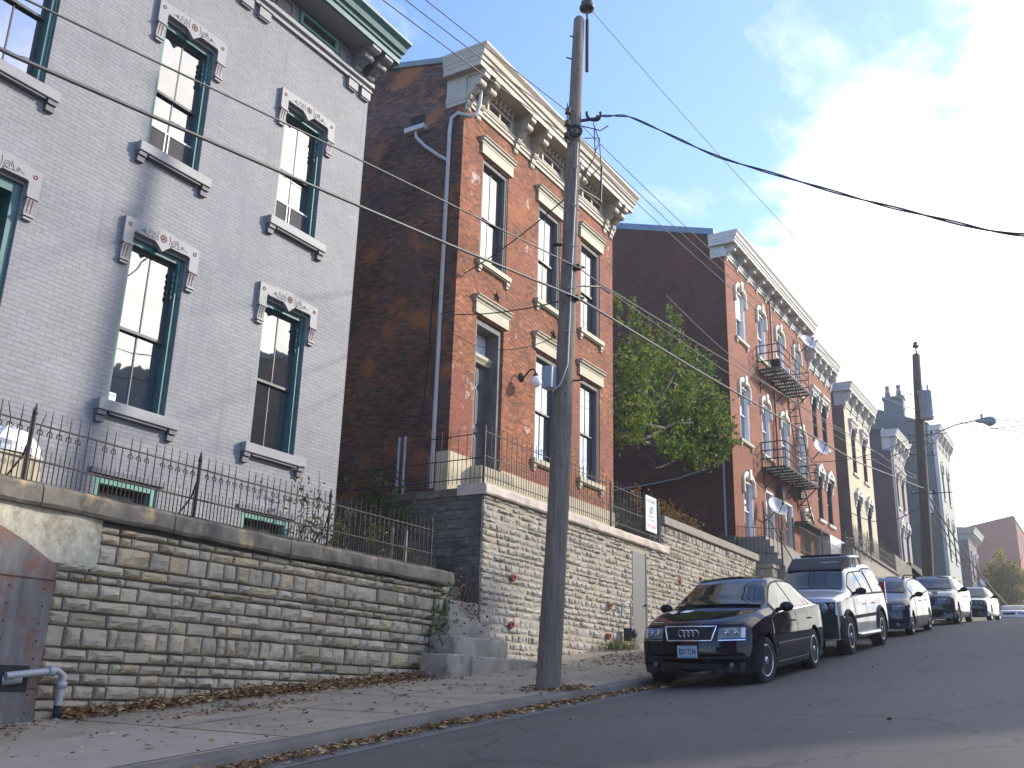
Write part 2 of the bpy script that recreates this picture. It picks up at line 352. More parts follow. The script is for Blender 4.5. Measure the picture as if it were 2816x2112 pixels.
    M['grass']=leafm('kerb_grass',[(0,(.05,.08,.02)),(.6,(.10,.13,.03)),(1,(.22,.20,.08))],.2)
mk()
SKYTINT=(.98,1.12,1.56); EXPO=1.09; HAZE=.0009

# ------------------------------------------------------------------ camera
CAMM=((0.8543109,-0.1345585,-0.5020427),(0.5190627,0.2709695,0.8106475),(0.0269588,-0.9531367,0.3013365))
cam=bpy.data.objects.new('camera',bpy.data.cameras.new('camera')); COL.objects.link(cam); scene.camera=cam
m4=Matrix([(r[0],-r[1],-r[2],0) for r in CAMM]+[(0,0,0,1)])
cam.matrix_world=m4; cam.data.lens=34.58; cam.data.sensor_width=36; cam.data.clip_end=3000; cam.data.clip_start=.05

# ------------------------------------------------------------------ sky, clouds and sun
SUN_AZ,SUN_EL=42.,25.   # azimuth from +Y towards +X
w=bpy.data.worlds.new('World'); scene.world=w; w.use_nodes=True; nt=w.node_tree
bg=nt.nodes['Background']
sky=N(nt,'ShaderNodeTexSky',sky_type='NISHITA'); sky.sun_disc=False; sky.sun_elevation=rad(SUN_EL); sky.sun_rotation=rad(SUN_AZ)
sky.air_density=1.0; sky.dust_density=.6; sky.ozone_density=1.6
tc=N(nt,'ShaderNodeTexCoord'); D=tc.outputs['Generated']
sp=N(nt,'ShaderNodeSeparateXYZ'); nt.links.new(D,sp.inputs[0])
def mth(op,a,b=None,clamp=False):
    n=N(nt,'ShaderNodeMath',operation=op,use_clamp=clamp)
    for i,v in enumerate((a,b)):
        if v is None: continue
        if hasattr(v,'links'): nt.links.new(v,n.inputs[i])
        else: n.inputs[i].default_value=v
    return n.outputs[0]
# flat cloud layer seen in perspective
den=mth('ADD',mth('MAXIMUM',sp.outputs[2],0.0),.16)
cx=mth('DIVIDE',sp.outputs[0],den); cy=mth('DIVIDE',sp.outputs[1],den)
cc=N(nt,'ShaderNodeCombineXYZ'); nt.links.new(cx,cc.inputs[0]); nt.links.new(cy,cc.inputs[1]); cc.inputs[2].default_value=3.7
f=nz(nt,cc.outputs[0],1.55,9,.60)
f2=nz(nt,cc.outputs[0],.5,3,.5)
# bank of cloud towards the sun
def dotv(v):
    n=N(nt,'ShaderNodeVectorMath',operation='DOT_PRODUCT'); nt.links.new(D,n.inputs[0]); n.inputs[1].default_value=v; return n.outputs['Value']
bank=dotv(Vector((.42,.86,.25)).normalized())
bias=ramp(nt,bank,[(.55,-.17),(.74,-.03),(.86,.14),(.95,.42)])
bias=N(nt,'ShaderNodeMapRange',interpolation_type='SMOOTHSTEP'); nt.links.new(bank,bias.inputs[0])
bias.inputs[1].default_value=.60; bias.inputs[2].default_value=.96; bias.inputs[3].default_value=-.19; bias.inputs[4].default_value=.36
east=N(nt,'ShaderNodeMapRange'); nt.links.new(sp.outputs[0],east.inputs[0]); east.inputs[1].default_value=0.0; east.inputs[2].default_value=.40; east.inputs[3].default_value=0; east.inputs[4].default_value=.10
s=mth('ADD',mth('ADD',mth('ADD',mth('ADD',mth('MULTIPLY',mth('SUBTRACT',f,.5),2.1),.5),mth('MULTIPLY',mth('SUBTRACT',f2,.5),.35)),bias.outputs[0]),east.outputs[0])
mk_=N(nt,'ShaderNodeMapRange',interpolation_type='SMOOTHSTEP'); nt.links.new(s,mk_.inputs[0]); mk_.inputs[1].default_value=.45; mk_.inputs[2].default_value=.80
glow=N(nt,'ShaderNodeMapRange',interpolation_type='SMOOTHSTEP'); nt.links.new(bank,glow.inputs[0]); glow.inputs[1].default_value=.55; glow.inputs[2].default_value=.98
glow.inputs[3].default_value=6.0; glow.inputs[4].default_value=10.
cl=N(nt,'ShaderNodeVectorMath',operation='SCALE'); cl.inputs[0].default_value=(1.0,.965,.90); nt.links.new(mth('MULTIPLY',glow.outputs[0],mth('ADD',mth('MULTIPLY',nz(nt,cc.outputs[0],2.6,6,.6),1.5),.22)),cl.inputs['Scale'])
hz=N(nt,'ShaderNodeMapRange',interpolation_type='SMOOTHSTEP'); nt.links.new(bank,hz.inputs[0]); hz.inputs[1].default_value=.35; hz.inputs[2].default_value=.95; hz.inputs[3].default_value=0; hz.inputs[4].default_value=.14
skyc=N(nt,'ShaderNodeVectorMath',operation='MULTIPLY'); nt.links.new(sky.outputs[0],skyc.inputs[0]); skyc.inputs[1].default_value=SKYTINT
pale=mix(nt,hz.outputs[0],skyc.outputs[0],(4.2,4.7,5.3)); ws=ramp(nt,nz(nt,cc.outputs[0],3.1,7,.62,sc=(1,.55,1)),[(.57,0),(.74,.7)]); wg=ramp(nt,nz(nt,cc.outputs[0],.9,2,.5),[(.46,0),(.60,1)]); wsp=mix(nt,1.0,ws,wg,'MULTIPLY'); pale=mix(nt,wsp,pale,(5.2,5.3,5.4)); colr=mix(nt,mk_.outputs[0],pale,cl.outputs[0])
nt.links.new(colr,bg.inputs[0]); bg.inputs[1].default_value=.14
sun=bpy.data.objects.new('sun',bpy.data.lights.new('sun','SUN')); COL.objects.link(sun)
sun.data.energy=2.6; sun.data.angle=rad(2.2); sun.data.color=(1,.93,.82)
sdir=Vector((math.sin(rad(SUN_AZ))*math.cos(rad(SUN_EL)),math.cos(rad(SUN_AZ))*math.cos(rad(SUN_EL)),math.sin(rad(SUN_EL))))
sun.rotation_euler=sdir.to_track_quat('Z','Y').to_euler()
vs=scene.view_settings; vs.view_transform='Standard'; vs.look='None'; vs.gamma=1; vs.exposure=EXPO; vs.use_curve_mapping=False
scene.cycles.max_bounces=6; scene.cycles.use_denoising=True; scene.cycles.use_adaptive_sampling=True

# ------------------------------------------------------------------ ground
PROF=[(-70,-7.5),(-40,-5.2),(0,-1.30),(6,-.68),(10,-.26),(13,.01),(16,.27),(19.2,.63),(22,1.02),(25.3,1.38),(29.7,1.90),(32.7,2.23),(38.1,2.79),(41.2,3.09),(48.9,3.71),(52,3.93),(56,4.24),(59,4.40),(62,4.45),(66,4.38),(75,3.9),(90,3.2),(130,3.0),(200,4.0),(400,5.)]
def zr(y):
    for (a,za),(b,zb) in zip(PROF,PROF[1:]):
        if y<=b: return za+(zb-za)*(y-a)/(b-a)
    return PROF[-1][1]
def zs(y):  # smoothed
    return sum(zr(y+d)*k for d,k in((-1.6,.25),(0,.5),(1.6,.25)))
def crown(x): return .045*(min(max(x,-6.98),-2.2)+5) if x<-2.2 else .126-.03*(max(x,-1)+1)
YS=[-60,-40,-30,-20,-12]+[-8+i*.75 for i in range(110)]+[76,80,86,95,110,130,160,200,260,330,400]
def sheet(name,xs,zf,m,ys=YS,y0=-1e9,y1=1e9,label=None):
    mb=MB(); yy=[y for y in ys if y0<y<y1]
    if y0>-1e8: yy=[y0]+yy
    if y1<1e8: yy=yy+[y1]
    mb.grid([[(x,y,zf(x,y)) for x in xs] for y in yy]); o=mb.build(name,m); tag(o,kind='structure'); return o
sheet('terrain',[-160,-80,-40,-22,-12.0,-9,-6,0,4,9,20,60,160],lambda x,y:zs(y)-.35-(.0 if -12<x<9 else 0.),M['earth'])
sheet('road',[-6.95,-6,-5,-4,-3,-2.2,-1.6,-1,0,1,2,3.2],lambda x,y:zs(y)+crown(x),M['asphalt'])
sheet('gutter',[-6.99,-6.7,-6.42],lambda x,y:zs(y)+crown(x)+.004+(.012 if x<-6.9 else 0),M['gutterc'])
# kerb stone with rounded nose
mb=MB(); pr=[(-7.0,-.2),(-7.0,.10),(-7.02,.128),(-7.06,.14),(-7.18,.145)]
mb.grid([[(x+.012*math.sin(y*1.7)+.01*math.sin(y*4.1),y,zs(y)-.09+z) for x,z in pr] for y in YS],flip=True); tag(mb.build('kerb',M['kerb']),kind='structure')
def zw(x,y): return zs(y)+.055+.012*(-7.18-x)
sheet('sidewalk',[-7.18,-8,-9,-10,-11.3],zw,M['concrete'])
# expansion joints and a newer slab
mb=MB()
for k in range(-3,34):
    y=2.0+1.9*k+.1*math.sin(k*3.3)
    if y>60: continue
    mb.add([(-7.2,y-.012,zw(-7.2,y)+.003),(-11,y-.012,zw(-11,y)+.003),(-11,y+.012,zw(-11,y)+.004),(-7.2,y+.012,zw(-7.2,y)+.004)],[(0,1,2,3)])
for a in (-8.9,):
    ys=[y for y in YS if 2<y<58]; mb.grid([[(a-.01,y,zw(a,y)+.004),(a+.01,y,zw(a,y)+.004)] for y in ys])
tag(mb.build('sidewalk_joints',M['kerb']),kind='structure')
mb=MB(); mb.grid([[(x,y,zw(x,y)+.006) for x in (-7.25,-8.2,-9.2)] for y in (5.0,5.8,6.6,7.6)],flip=True); tag(mb.build('sidewalk_slab',M['patch']),kind='structure')
sheet('far_sidewalk',[3.4,5,6.6],lambda x,y:zs(y)+.10,M['concrete'])
mb=MB(); mb.grid([[(3.2,y,zs(y)-.2),(3.2,y,zs(y)+.09),(3.4,y,zs(y)+.105)] for y in YS],flip=False); tag(mb.build('far_kerb',M['kerb']),kind='structure')
# raised yards behind the retaining walls
def yard(name,x0,x1,y0,y1,z,m=None):
    mb=MB(); mb.box(x0,x1,y0,y1,z-2.2,z); o=mb.build(name,m or M['earth']); tag(o,kind='structure'); return o
yard('front_yard',-30,-11.25,-10,15.55,2.16)
yard('side_yard',-30,-11.9,15.6,16.5,2.6)
yard('brick_house_yard',-30,-11.1,16.75,26.2,4.02)
yard('gap_yard',-30,-11.1,26.25,35.2,4.9)
yard('apartment_yard',-30,-12.0,35.3,52,5.85); yard('apartment_landing',-12.0,-11.0,39.45,52,5.80,M['copinggrey']); yard('apartment_step_landing',-12.0,-10.95,35.6,39.4,5.82,M['copinggrey'])
yard('upper_yard',-30,-11.1,52.05,66,7.2)
yard('hilltop_yard',-30,-11.1,66.05,170,8.6)

# ------------------------------------------------------------------ stone retaining walls
def stones(mb,x,y0,y1,zb,zt,ch,L0,L1,bulge,rnd,skip=(),jit=.012,gap=.012,nu=5,nv=3,ragged=.25,hole=0):
    z=min(zb(y0),zb(y1))-.05; ci=0; ch0=ch
    while z<zt-.02:
        h=ch*rnd.uniform(.82,1.2)
        if zt-(z+h)<ch*.45: h=zt-z
        spans=[(y0,y1)]
        for (sa,sb,sz0,sz1) in skip:
            if z<sz1 and z+h>sz0:
                ns=[]
                for a,b in spans:
                    if sb<=a or sa>=b: ns.append((a,b)); continue
                    if sa-a>.04: ns.append((a,sa))
                    if b-sb>.04: ns.append((sb,b))
                spans=ns
        for a,b in spans:
            y=a-(rnd.uniform(0,L0) if a==y0 else 0)
            while y<b-.02:
                L=rnd.uniform(L0,L1)
                if rnd.random()<ragged: L*=.62
                e=y+L
                if b-e<L0*.45: e=b
                ya=max(y,a); y=e
                if e-ya<.03 or z+h<zb((ya+e)/2) or (e-ya<.3 and rnd.random()<hole): continue
                B=bulge*rnd.uniform(.55,1.5) if rnd.random()>.06 else bulge*.2
                off=rnd.uniform(-jit,jit); ga=gap*rnd.uniform(.6,1.4)
                P=[]
                tl=rnd.uniform(-.5,.5); ty=rnd.uniform(-.4,.4); sd=rnd.uniform(0,50)
                us=[0,.02,.02+.05*.4/max(.15,e-ya)]; us=[0,min(.1,.012/(e-ya)),min(.16,.035/(e-ya))]
                us=us+[us[2]+(1-2*us[2])*q/(nu-1) for q in range(1,nu-1)]+[1-us[2],1-us[1],1]
                vs_=[0,min(.15,.014/h),min(.25,.04/h)]; vs_=vs_+[vs_[2]+(1-2*vs_[2])*q/(nv-1) for q in range(1,nv-1)]+[1-vs_[2],1-vs_[1],1]
                for j,v in enumerate(vs_):
                    row=[]
                    for i,u in enumerate(us):
                        d=min(min(i,len(us)-1-i),min(j,len(vs_)-1-j))
                        yy=ya+ga+(e-ya-2*ga)*u; zz=z+ga+(h-2*ga)*v
                        wob=noise.noise((yy*4+sd,zz*4,2))*.012
                        if d==0: xx=x-.03
                        else:
                            q=noise.noise((yy*6+sd,zz*9,x))*.6+noise.noise((yy*14+sd,zz*20,7))*.4+noise.noise((yy*31,zz*40,sd))*.22
                            lay=noise.noise((yy*1.5+sd,zz*24,sd))*.35
                            k={1:.12,2:.62}.get(d,1.)
                            xx=x+off+B*k*(.8+.9*q+lay+tl*(v-.5)+ty*(u-.5)); xx=max(xx,x-.022)
                        row.append((xx,yy+wob*(d<3),zz+wob*(d<3)))
                    P.append(row)
                mb.grid(P,smooth=False)
        z+=h; ci+=1; ch=ch0*rnd.choice((.72,.9,1,1.1,1.3))
rs=random.Random(11)
# --- wall under the grey house
def dz(y): return .016*max(0,10.5-y)
W1=thing('retaining_wall','old rock faced limestone retaining wall with dark coping and rusty arched steel door','retaining wall',(-11.2,8,-.4))
mb=MB(); mb.box(-11.45,-11.055,4.0,15.55,-1.2,1.97); mb.box(-11.45,-11.055,4.0,8.0,1.972,2.08); mb.build('wall_core',M['mortar1'],W1)
mb=MB(); stones(mb,-11.03,4.2,15.55,lambda y:zs(y)-.0,1.93,.165,.20,.58,.05,rs,skip=[(4.0,7.42,-9,1.55),(4.0,7.95,1.55,9)],ragged=.35,gap=.009,jit=.022,nu=7,nv=4,hole=.012)
# end return of the wall beside the steps
mb.build('stonework',M['stone1'],W1)
mb=MB(); 
P=[]
for j in range(9):
    P.append([(-11.0+.02*noise.noise((i*.6,j*.8,2)),4.0+3.95*i/16,1.38+.70*j/8) for i in range(17)])
mb.grid(P); mb.box(-11.06,-11.02,4.0,7.95,1.36,1.99); mb.build('lime_render',M['parge'],W1)
# coping in several slabs with a broken arris
mb=MB(); cuts=[4.0,7.0,9.0,11.25,13.4,15.72]
for a,b in zip(cuts,cuts[1:]):
    prof=[(-11.5,1.95),(-10.93,1.95),(-10.90,1.99),(-10.905,2.17),(-10.95,2.22),(-11.5,2.24)]
    n=14; P=[]
    for i in range(n+1):
        y=a+.008+(b-a-.016)*i/n
        P.append([(px+(.03*noise.noise((y*2.3,pz*5,1)) if px>-11.2 else 0),y,pz+dz(y)+.018*noise.noise((y*1.9,px*4,5))) for px,pz in prof+[prof[0]]])
    mb.grid(P,flip=True,smooth=False); 
    for row in (P[0],P[-1]): mb.add(row[:-1],[tuple(range(len(row)-1))])
mb.build('coping',M['coping'],W1,fix=True)
# arched steel door
mb=MB(); poly=[(4.3,-.75),(7.36,-.75)]
for k in range(13):
    t=k/12; y=7.36-(7.36-4.3)*t*.5; 
    poly.append((7.36-1.53*t, 1.22+ .58*math.sin(math.pi/2*min(1,.12+t*.98))))
poly.append((4.3,1.80))
mb.prism(poly,'x',-11.0,-10.93)
dr=mb.build('steel_door',M['rustdoor'],W1,bevel=.006)
mb=MB()
for z in (1.16,-.08): mb.box(-10.928,-10.92,4.3,7.35,z-.006,z+.006)
mb.box(-10.928,-10.921,6.30,6.312,-.7,1.6)
for y in (5.2,6.0,6.8,7.25):
    for k in range(9): mb.ball((-10.928,y,-.55+.2*k),.012,6,4)
mb.build('seam',M['rustiron'],dr)
mb=MB(); mb.box(-10.995,-10.922,6.72,7.22,-.12,.17); mb.build('hatch_opening',M['darkroom'],dr)
# --- bent steel vent pipe in front of the arched door
mb=MB(); mb.tube([(-10.86,6.9,.05),(-10.83,7.2,.09),(-10.81,7.50,.13),(-10.80,7.58,.08),(-10.80,7.58,-.25),(-10.80,7.58,-.5)],.045,10)
for c,ax in (((-10.81,7.42,.118),(0,1,0)),((-10.80,7.58,-.03),(0,0,1))): mb.lathe([(.045,-.04),(.06,-.035),(.06,.035),(.045,.04)],c,ax,12)
mb.tube([(-10.95,6.92,.0),(-10.86,7.1,.03)],.06,8)
g=mb.build('vent_pipe',M['steel']); tag(g,'bent galvanised steel pipe beside the rusty arched door','pipe')
mb=MB(); mb.lathe([(.05,0),(.052,.13),(.046,.14)],(-10.80,7.58,-.26),(0,0,-1),12); mb.build('sleeve',M['blackp'],g)

# --- pale stone wall under the brick house
W2=thing('retaining_wall','pale rock faced stone retaining wall with flaking pink coping under the red brick house','retaining wall',(-11,21,.7))
zb2=lambda y:zs(y)+.02
mb=MB(); mb.box(-11.25,-10.888,16.62,26.05,-.5,3.9); mb.build('wall_core',M['mortar2'],W2)
mb=MB(); stones(mb,-10.885,16.60,26.05,zb2,3.90,.132,.17,.44,.042,rs,skip=[(23.78,24.70,-9,3.72)],gap=.009,jit=.015,ragged=.3)
mb.build('stonework',M['stone2'],W2)
mb=MB(); mb.box(-11.6,-10.90,16.57,16.60,.1,3.9); P=[]
for j in range(40):
    P.append([(-16+5.08*i/30,16.56-.03*noise.noise((i*.5,j*.9,1))-.02*noise.noise((i*.2,j*2.5,4)),.1+3.8*j/39) for i in range(31)])
mb.grid(P); mb.build('rendered_return',M['masonry'],W2)
mb=MB(); cuts=[16.52,18.6,20.4,22.2,23.6,26.12]
for a,b in zip(cuts,cuts[1:]):
    prof=[(-11.5,3.90),(-10.80,3.90),(-10.775,3.93),(-10.775,4.07),(-10.80,4.115),(-11.5,4.125)]
    n=12; P=[]
    for i in range(n+1):
        y=a+.006+(b-a-.012)*i/n
        P.append([(px+(.03*noise.noise((y*2.9,pz*6,2)) if px>-11.2 else 0),y,pz+.012*noise.noise((y*2.7,px*4,5))) for px,pz in prof+[prof[0]]])
    mb.grid(P,flip=True,smooth=False)
    for row in (P[0],P[-1]): mb.add(row[:-1],[tuple(range(len(row)-1))])
mb.build('coping',M['copingpink'],W2,fix=True)
mb=MB(); mb.box(-16,-11.5,16.54,16.80,3.9,4.06); mb.build('side_coping',M['coping'],W2)
# flush steel door
mb=MB(); mb.box(-10.95,-10.872,23.80,24.62,zr(24.2)+.05,3.70); d=mb.build('steel_door',M['doorgrey'],W2,bevel=.004)
mb=MB(); mb.lathe([(.012,0),(.03,.01),(.03,.05),(.02,.06)],(-10.872,24.53,2.35),(1,0,0),10); mb.build('handle',M['blackp'],d)
mb=MB(); mb.box(-10.96,-10.86,24.62,24.70,zr(24.6)+.05,3.72); mb.build('door_jamb',M['sash'],W2)
for (y,z) in ((17.75,2.33),(17.72,1.37),(22.35,2.15),(22.3,1.42)):
    mb=MB(); mb.lathe([(.05,-.1),(.052,.06),(.075,.062),(.078,.0),(.078,-.1)],(-10.85,y,z),(1,0,0),14); mb.build('drain_pipe',M['terracotta'],W2)
    mb=MB(); mb.lathe([(.051,0),(.001,0.001)],(-10.80,y,z),(1,0,0),12); 
# --- third wall
W3=thing('retaining_wall','rough stone retaining wall with plain concrete coping in front of the leafy gap','retaining wall',(-11,30,2))
mb=MB(); mb.box(-11.35,-11.035,26.13,34.6,0,4.78); mb.build('wall_core',M['mortar2'],W3)
mb=MB(); stones(mb,-11.03,26.13,34.6,lambda y:zs(y)+.05,4.78,.145,.2,.48,.045,rs,gap=.010,nu=4,nv=3,ragged=.3)
mb.build('stonework',M['stone2'],W3)
mb=MB(); mb.box(-11.5,-10.92,26.14,34.75,4.78,5.02); mb.build('coping',M['copinggrey'],W3,bevel=.02)
mb=MB()
for (y,z) in ((27.4,3.3),(29.1,3.5)): mb.box(-11.0,-10.965,y-.05,y+.05,z-.1,z+.1)
mb.build('weep_hole',M['terracotta'],W3)
# --- walls further up
W4=thing('retaining_wall','low stone wall and pier below the apartment railing','retaining wall',(-10.8,38,3))
mb=MB(); mb.box(-11.3,-10.835,39.6,49.5,2,5.7); mb.build('wall_core',M['mortar2'],W4)
mb=MB(); stones(mb,-10.83,39.6,49.5,lambda y:zs(y),5.7,.18,.3,.6,.05,rs,nu=3,nv=1); mb.build('stonework',M['stone2'],W4)
mb=MB(); mb.box(-11.2,-10.5,34.85,35.5,2.2,4.55); mb.box(-11.25,-10.45,34.8,35.55,4.55,4.68); mb.build('stone_pier',M['stepstone'],W4,bevel=.02)
W5=thing('retaining_wall','sloping concrete retaining wall below the cream house railing','retaining wall',(-11,56,5))
mb=MB(); mb.prism([(49.6,3.2),(60.5,3.2),(60.5,7.15),(49.6,7.35)],'x',-11.4,-10.95); mb.build('concrete_wall',M['copinggrey'],W5)
mb=MB(); mb.prism([(49.5,7.35),(60.6,7.15),(60.6,7.3),(49.5,7.5)],'x',-11.5,-10.85); mb.build('coping',M['coping'],W5)
W6=thing('retaining_wall','dark stair wall with sloping top below the mauve house','retaining wall',(-11,66,5))
mb=MB(); mb.prism([(60.7,3.2),(80,3.2),(80,7.6),(67,8.3),(60.7,8.45)],'x',-11.6,-11.1); mb.build('stair_wall',M['coping'],W6)

# --- stone steps
st=thing('stone_steps','worn stone steps beside the pole climbing to the dark passage','steps',(-10.8,16,.2))
def block(x0,x1,y0,y1,z0,z1,nm='step'):
    b=MB(); n=8
    def J(x,y,z): return (x+.025*noise.noise((x*3,y*3,z*3)),y+.03*noise.noise((x*3+9,y*3,z*3)),z+.02*noise.noise((x*2,y*2.5,z*3+5)))
    for (a,fixd) in (('x',x1),('y',y0),('y',y1),('z',z1),('x',x0)):
        P=[]
        for i in range(n+1):
            row=[]
            for k in range(n+1):
                u,v=i/n,k/n
                if a=='x': p=(fixd,y0+(y1-y0)*u,z0+(z1-z0)*v)
                elif a=='y': p=(x0+(x1-x0)*u,fixd,z0+(z1-z0)*v)
                else: p=(x0+(x1-x0)*u,y0+(y1-y0)*v,fixd)
                row.append(J(*p))
            P.append(row)
        b.grid(P)
    return b.build(nm,M['stepstone'],st,fix=True,bevel=.02)
zg=zs(15.5)+.06
block(-10.75,-10.18,14.55,15.3,zg-.15,zg+.37); block(-10.85,-10.12,15.3,18.0,zg-.1,zg+.36)
block(-10.98,-10.42,15.1,16.95,zg+.37,zg+.70); block(-11.25,-10.66,15.25,16.65,zg+.70,zg+1.07); block(-11.6,-10.9,15.58,16.56,zg+1.07,zg+1.40)
block(-12.0,-11.3,15.6,16.55,zg+1.40,zg+1.72)

# ------------------------------------------------------------------ building kit (all street fronts face +X)
def facade(mb,x,y0,y1,z0,z1,ops,dep=.16):
    ys=sorted({y0,y1,*[o[0] for o in ops],*[o[1] for o in ops]}); zs_=sorted({z0,z1,*[o[2] for o in ops],*[o[3] for o in ops]})
    ys=[y for y in ys if y0<=y<=y1]; zs_=[z for z in zs_ if z0<=z<=z1]
    for a,b in zip(ys,ys[1:]):
        for c,d in zip(zs_,zs_[1:]):
            my,mz=(a+b)/2,(c+d)/2
            if any(o[0]<my<o[1] and o[2]<mz<o[3] for o in ops): continue
            mb.add([(x,a,c),(x,b,c),(x,b,d),(x,a,d)],[(0,1,2,3)])
    for o in ops:
        a,b,c,d=o[:4]; dp=dep+.25
        mb.add([(x,a,c),(x,a,d),(x-dp,a,d),(x-dp,a,c)],[(0,1,2,3)]); mb.add([(x,b,c),(x-dp,b,c),(x-dp,b,d),(x,b,d)],[(0,1,2,3)])
        mb.add([(x,a,d),(x,b,d),(x-dp,b,d),(x-dp,a,d)],[(0,1,2,3)]); mb.add([(x,a,c),(x-dp,a,c),(x-dp,b,c),(x,b,c)],[(0,1,2,3)])
def window(P,x,ya,yb,za,zb,mf,ms,mg,cas=.09,dep=.12,mid=.5,munt=True,lower=None,hole=None,name='window'):
    """casing, two sashes and their panes inside the wall opening"""
    mb=MB(); X0,X1=x-dep-.12,x-dep+.07
    mb.box(X0,X1,ya+.004,ya+cas,za+.004,zb-.004); mb.box(X0,X1,yb-cas,yb-.004,za+.004,zb-.004); mb.box(X0,X1-.002,ya+cas,yb-cas,zb-cas,zb-.004)
    mb.box(X0,X1-.03,ya+cas,yb-cas,za+.004,za+.045)
    mb.box(X0,X1+.02,ya+.012,ya+cas*.45,za+.004,zb-.01); mb.box(X0,X1+.02,yb-cas*.45,yb-.012,za+.004,zb-.01)
    w=mb.build(name,mf,P)
    a,b=ya+cas,yb-cas; zl,zt=za+.045,zb-cas; zm=zl+(zt-zl)*mid; s=.045
    mb=MB()
    for (c,d,xx) in ((zm-.02,zt,x-dep-.035),(zl,zm+.03,x-dep-.08)):
        mb.box(xx-.035,xx,a,a+s,c,d); mb.box(xx-.035,xx,b-s,b,c,d); mb.box(xx-.035,xx-.001,a+s,b-s,d-s,d); mb.box(xx-.035,xx-.001,a+s,b-s,c,c+s)
        if munt: mb.box(xx-.03,xx-.006,(a+b)/2-.011,(a+b)/2+.011,c+s,d-s)
    mb.build('sash',ms,w)
    mb=MB()
    for (c,d,xx) in ((zm+.02,zt-.04,x-dep-.052),(zl+.04,zm-.01,x-dep-.097)):
        if munt: sp=[(a+s-.005,(a+b)/2),((a+b)/2,b-s+.005)]
        else: sp=[(a+s-.005,b-s+.005)]
        for (p,q) in sp:
            t=R.uniform(-.004,.004); u=R.uniform(-.004,.004)
            mb.add([(xx+t,p,c+u),(xx-t,q,c),(xx-t+u*.3,q,d),(xx+t,p,d)],[(0,1,2,3)])
    mb.build('pane',mg,w)
    if lower:   # insect screen or air gap in the bottom of the opening
        m,h=lower; mb=MB(); mb.box(x-dep-.06,x-dep-.045,a,b,zl,zl+h); mb.build('screen',m,w)
        mb=MB(); mb.box(x-dep-.044,x-dep-.035,(a+b)/2-.09,(a+b)/2-.065,zl,zl+h); mb.box(x-dep-.044,x-dep-.03,a,b,zl+h-.03,zl+h); mb.box(x-dep-.044,x-dep-.035,(a+b)/2-.02,(a+b)/2+.005,zl,zl+h); mb.build('screen_frame',M['sashw'],w)
    return w
def sill(P,x,ya,yb,za,m,h=.13,over=.14,pr=.11,foot=True):
    mb=MB(); mb.box(x-.18,x+pr,ya-over,yb+over,za-h,za)
    mb.box(x-.05,x+pr-.035,ya-over+.015,yb+over-.015,za-h-.03,za-h)
    if foot:
        for y in (ya-over+.03,yb+over-.17):
            mb.box(x-.05,x+pr-.03,y,y+.14,za-h-.12,za-h-.03); mb.box(x-.05,x+pr-.055,y+.02,y+.12,za-h-.19,za-h-.12)
    return mb.build('sill',m,P,bevel=.008)
def lintel(P,x,ya,yb,zb,m,h=.44,over=.14):
    mb=MB(); mb.box(x-.02,x+.07,ya-over+.02,yb+over-.02,zb,zb+h*.62)
    mb.prism([(x-.02,zb+h*.62),(x+.08,zb+h*.62),(x+.09,zb+h*.74),(x+.13,zb+h*.80),(x+.14,zb+h*.92),(x+.17,zb+h*.95),(x+.17,zb+h),(x-.02,zb+h+.02)],'y',ya-over-.02,yb+over+.02)
    return mb.build('lintel',m,P)
def cornice(P,x,y0,y1,prof,m,rl=.5,rr=.5,kl=.4,kr=.4,name='cornice'):
    mb=MB(); rows=[]
    for dx,z in prof:
        rows.append([(x-rl,y0-dx*kl,z),(x+dx,y0-dx*kl,z),(x+dx,y1+dx*kr,z),(x-rr,y1+dx*kr,z)])
    mb.grid(rows,smooth=False)
    for e in (0,3): mb.add([r[e] for r in rows],[tuple(range(len(rows)))])
    return mb.build(name,m,P)
def cprof(z0,zs_,pj,ch=.55):
    return [(-.1,z0),(.05,z0),(.05,z0+.09),(.085,z0+.11),(.085,z0+.17),(.11,z0+.20),(.11,z0+.24),(.03,z0+.26),(.03,zs_),(pj*.74,zs_),(pj*.74,zs_+ch*.26),(pj*.79,zs_+ch*.30),(pj*.80,zs_+ch*.44),(pj*.86,zs_+ch*.50),(pj*.90,zs_+ch*.72),(pj*.98,zs_+ch*.86),(pj,zs_+ch*.9),(pj,zs_+ch),(-.1,zs_+ch+.05)]
def bracket(P,x,y,zs_,h,d,t,m,ball=0,drop=0,fancy=True):
    mb=MB(); q=lambda a,b:(x+.02+a*d,zs_-b*h)
    poly=[q(0,0),q(1,0),q(1,.10),q(.96,.16),q(.86,.20),q(.80,.28),q(.60,.33),q(.56,.46),q(.50,.60),q(.34,.70),q(.24,.76),q(.26,.86),q(.20,.95),q(.10,1),q(0,1)]
    mb.prism(poly,'y',y-t/2,y+t/2)
    if fancy:
        mb.box(x+.02,x+.02+d*1.04,y-t*.68,y+t*.68,zs_-.075,zs_-.002)
        mb.prism([q(.84,.09),q(.99,.12),q(.97,.24),q(.86,.30)],'y',y-t*.62,y+t*.62)
        for s in (-.3,0,.3): mb.tube([ (x+.03+d*.58,y+t*s,zs_-h*.36),(x+.03+d*.52,y+t*s,zs_-h*.58),(x+.03+d*.26,y+t*s,zs_-h*.76)],t*.11,5)
    if ball: mb.tube([(x+.02+d*.60,y-t*.72,zs_-h*.40),(x+.02+d*.60,y+t*.72,zs_-h*.40)],ball,14)
    if drop: mb.prism([(x,zs_-h),(x+.10,zs_-h),(x+.085,zs_-h-drop*.45),(x+.05,zs_-h-drop*.55),(x+.055,zs_-h-drop*.85),(x+.02,zs_-h-drop),(x,zs_-h-drop)],'y',y-t*.5,y+t*.5)
    return mb.build('bracket',m,P)
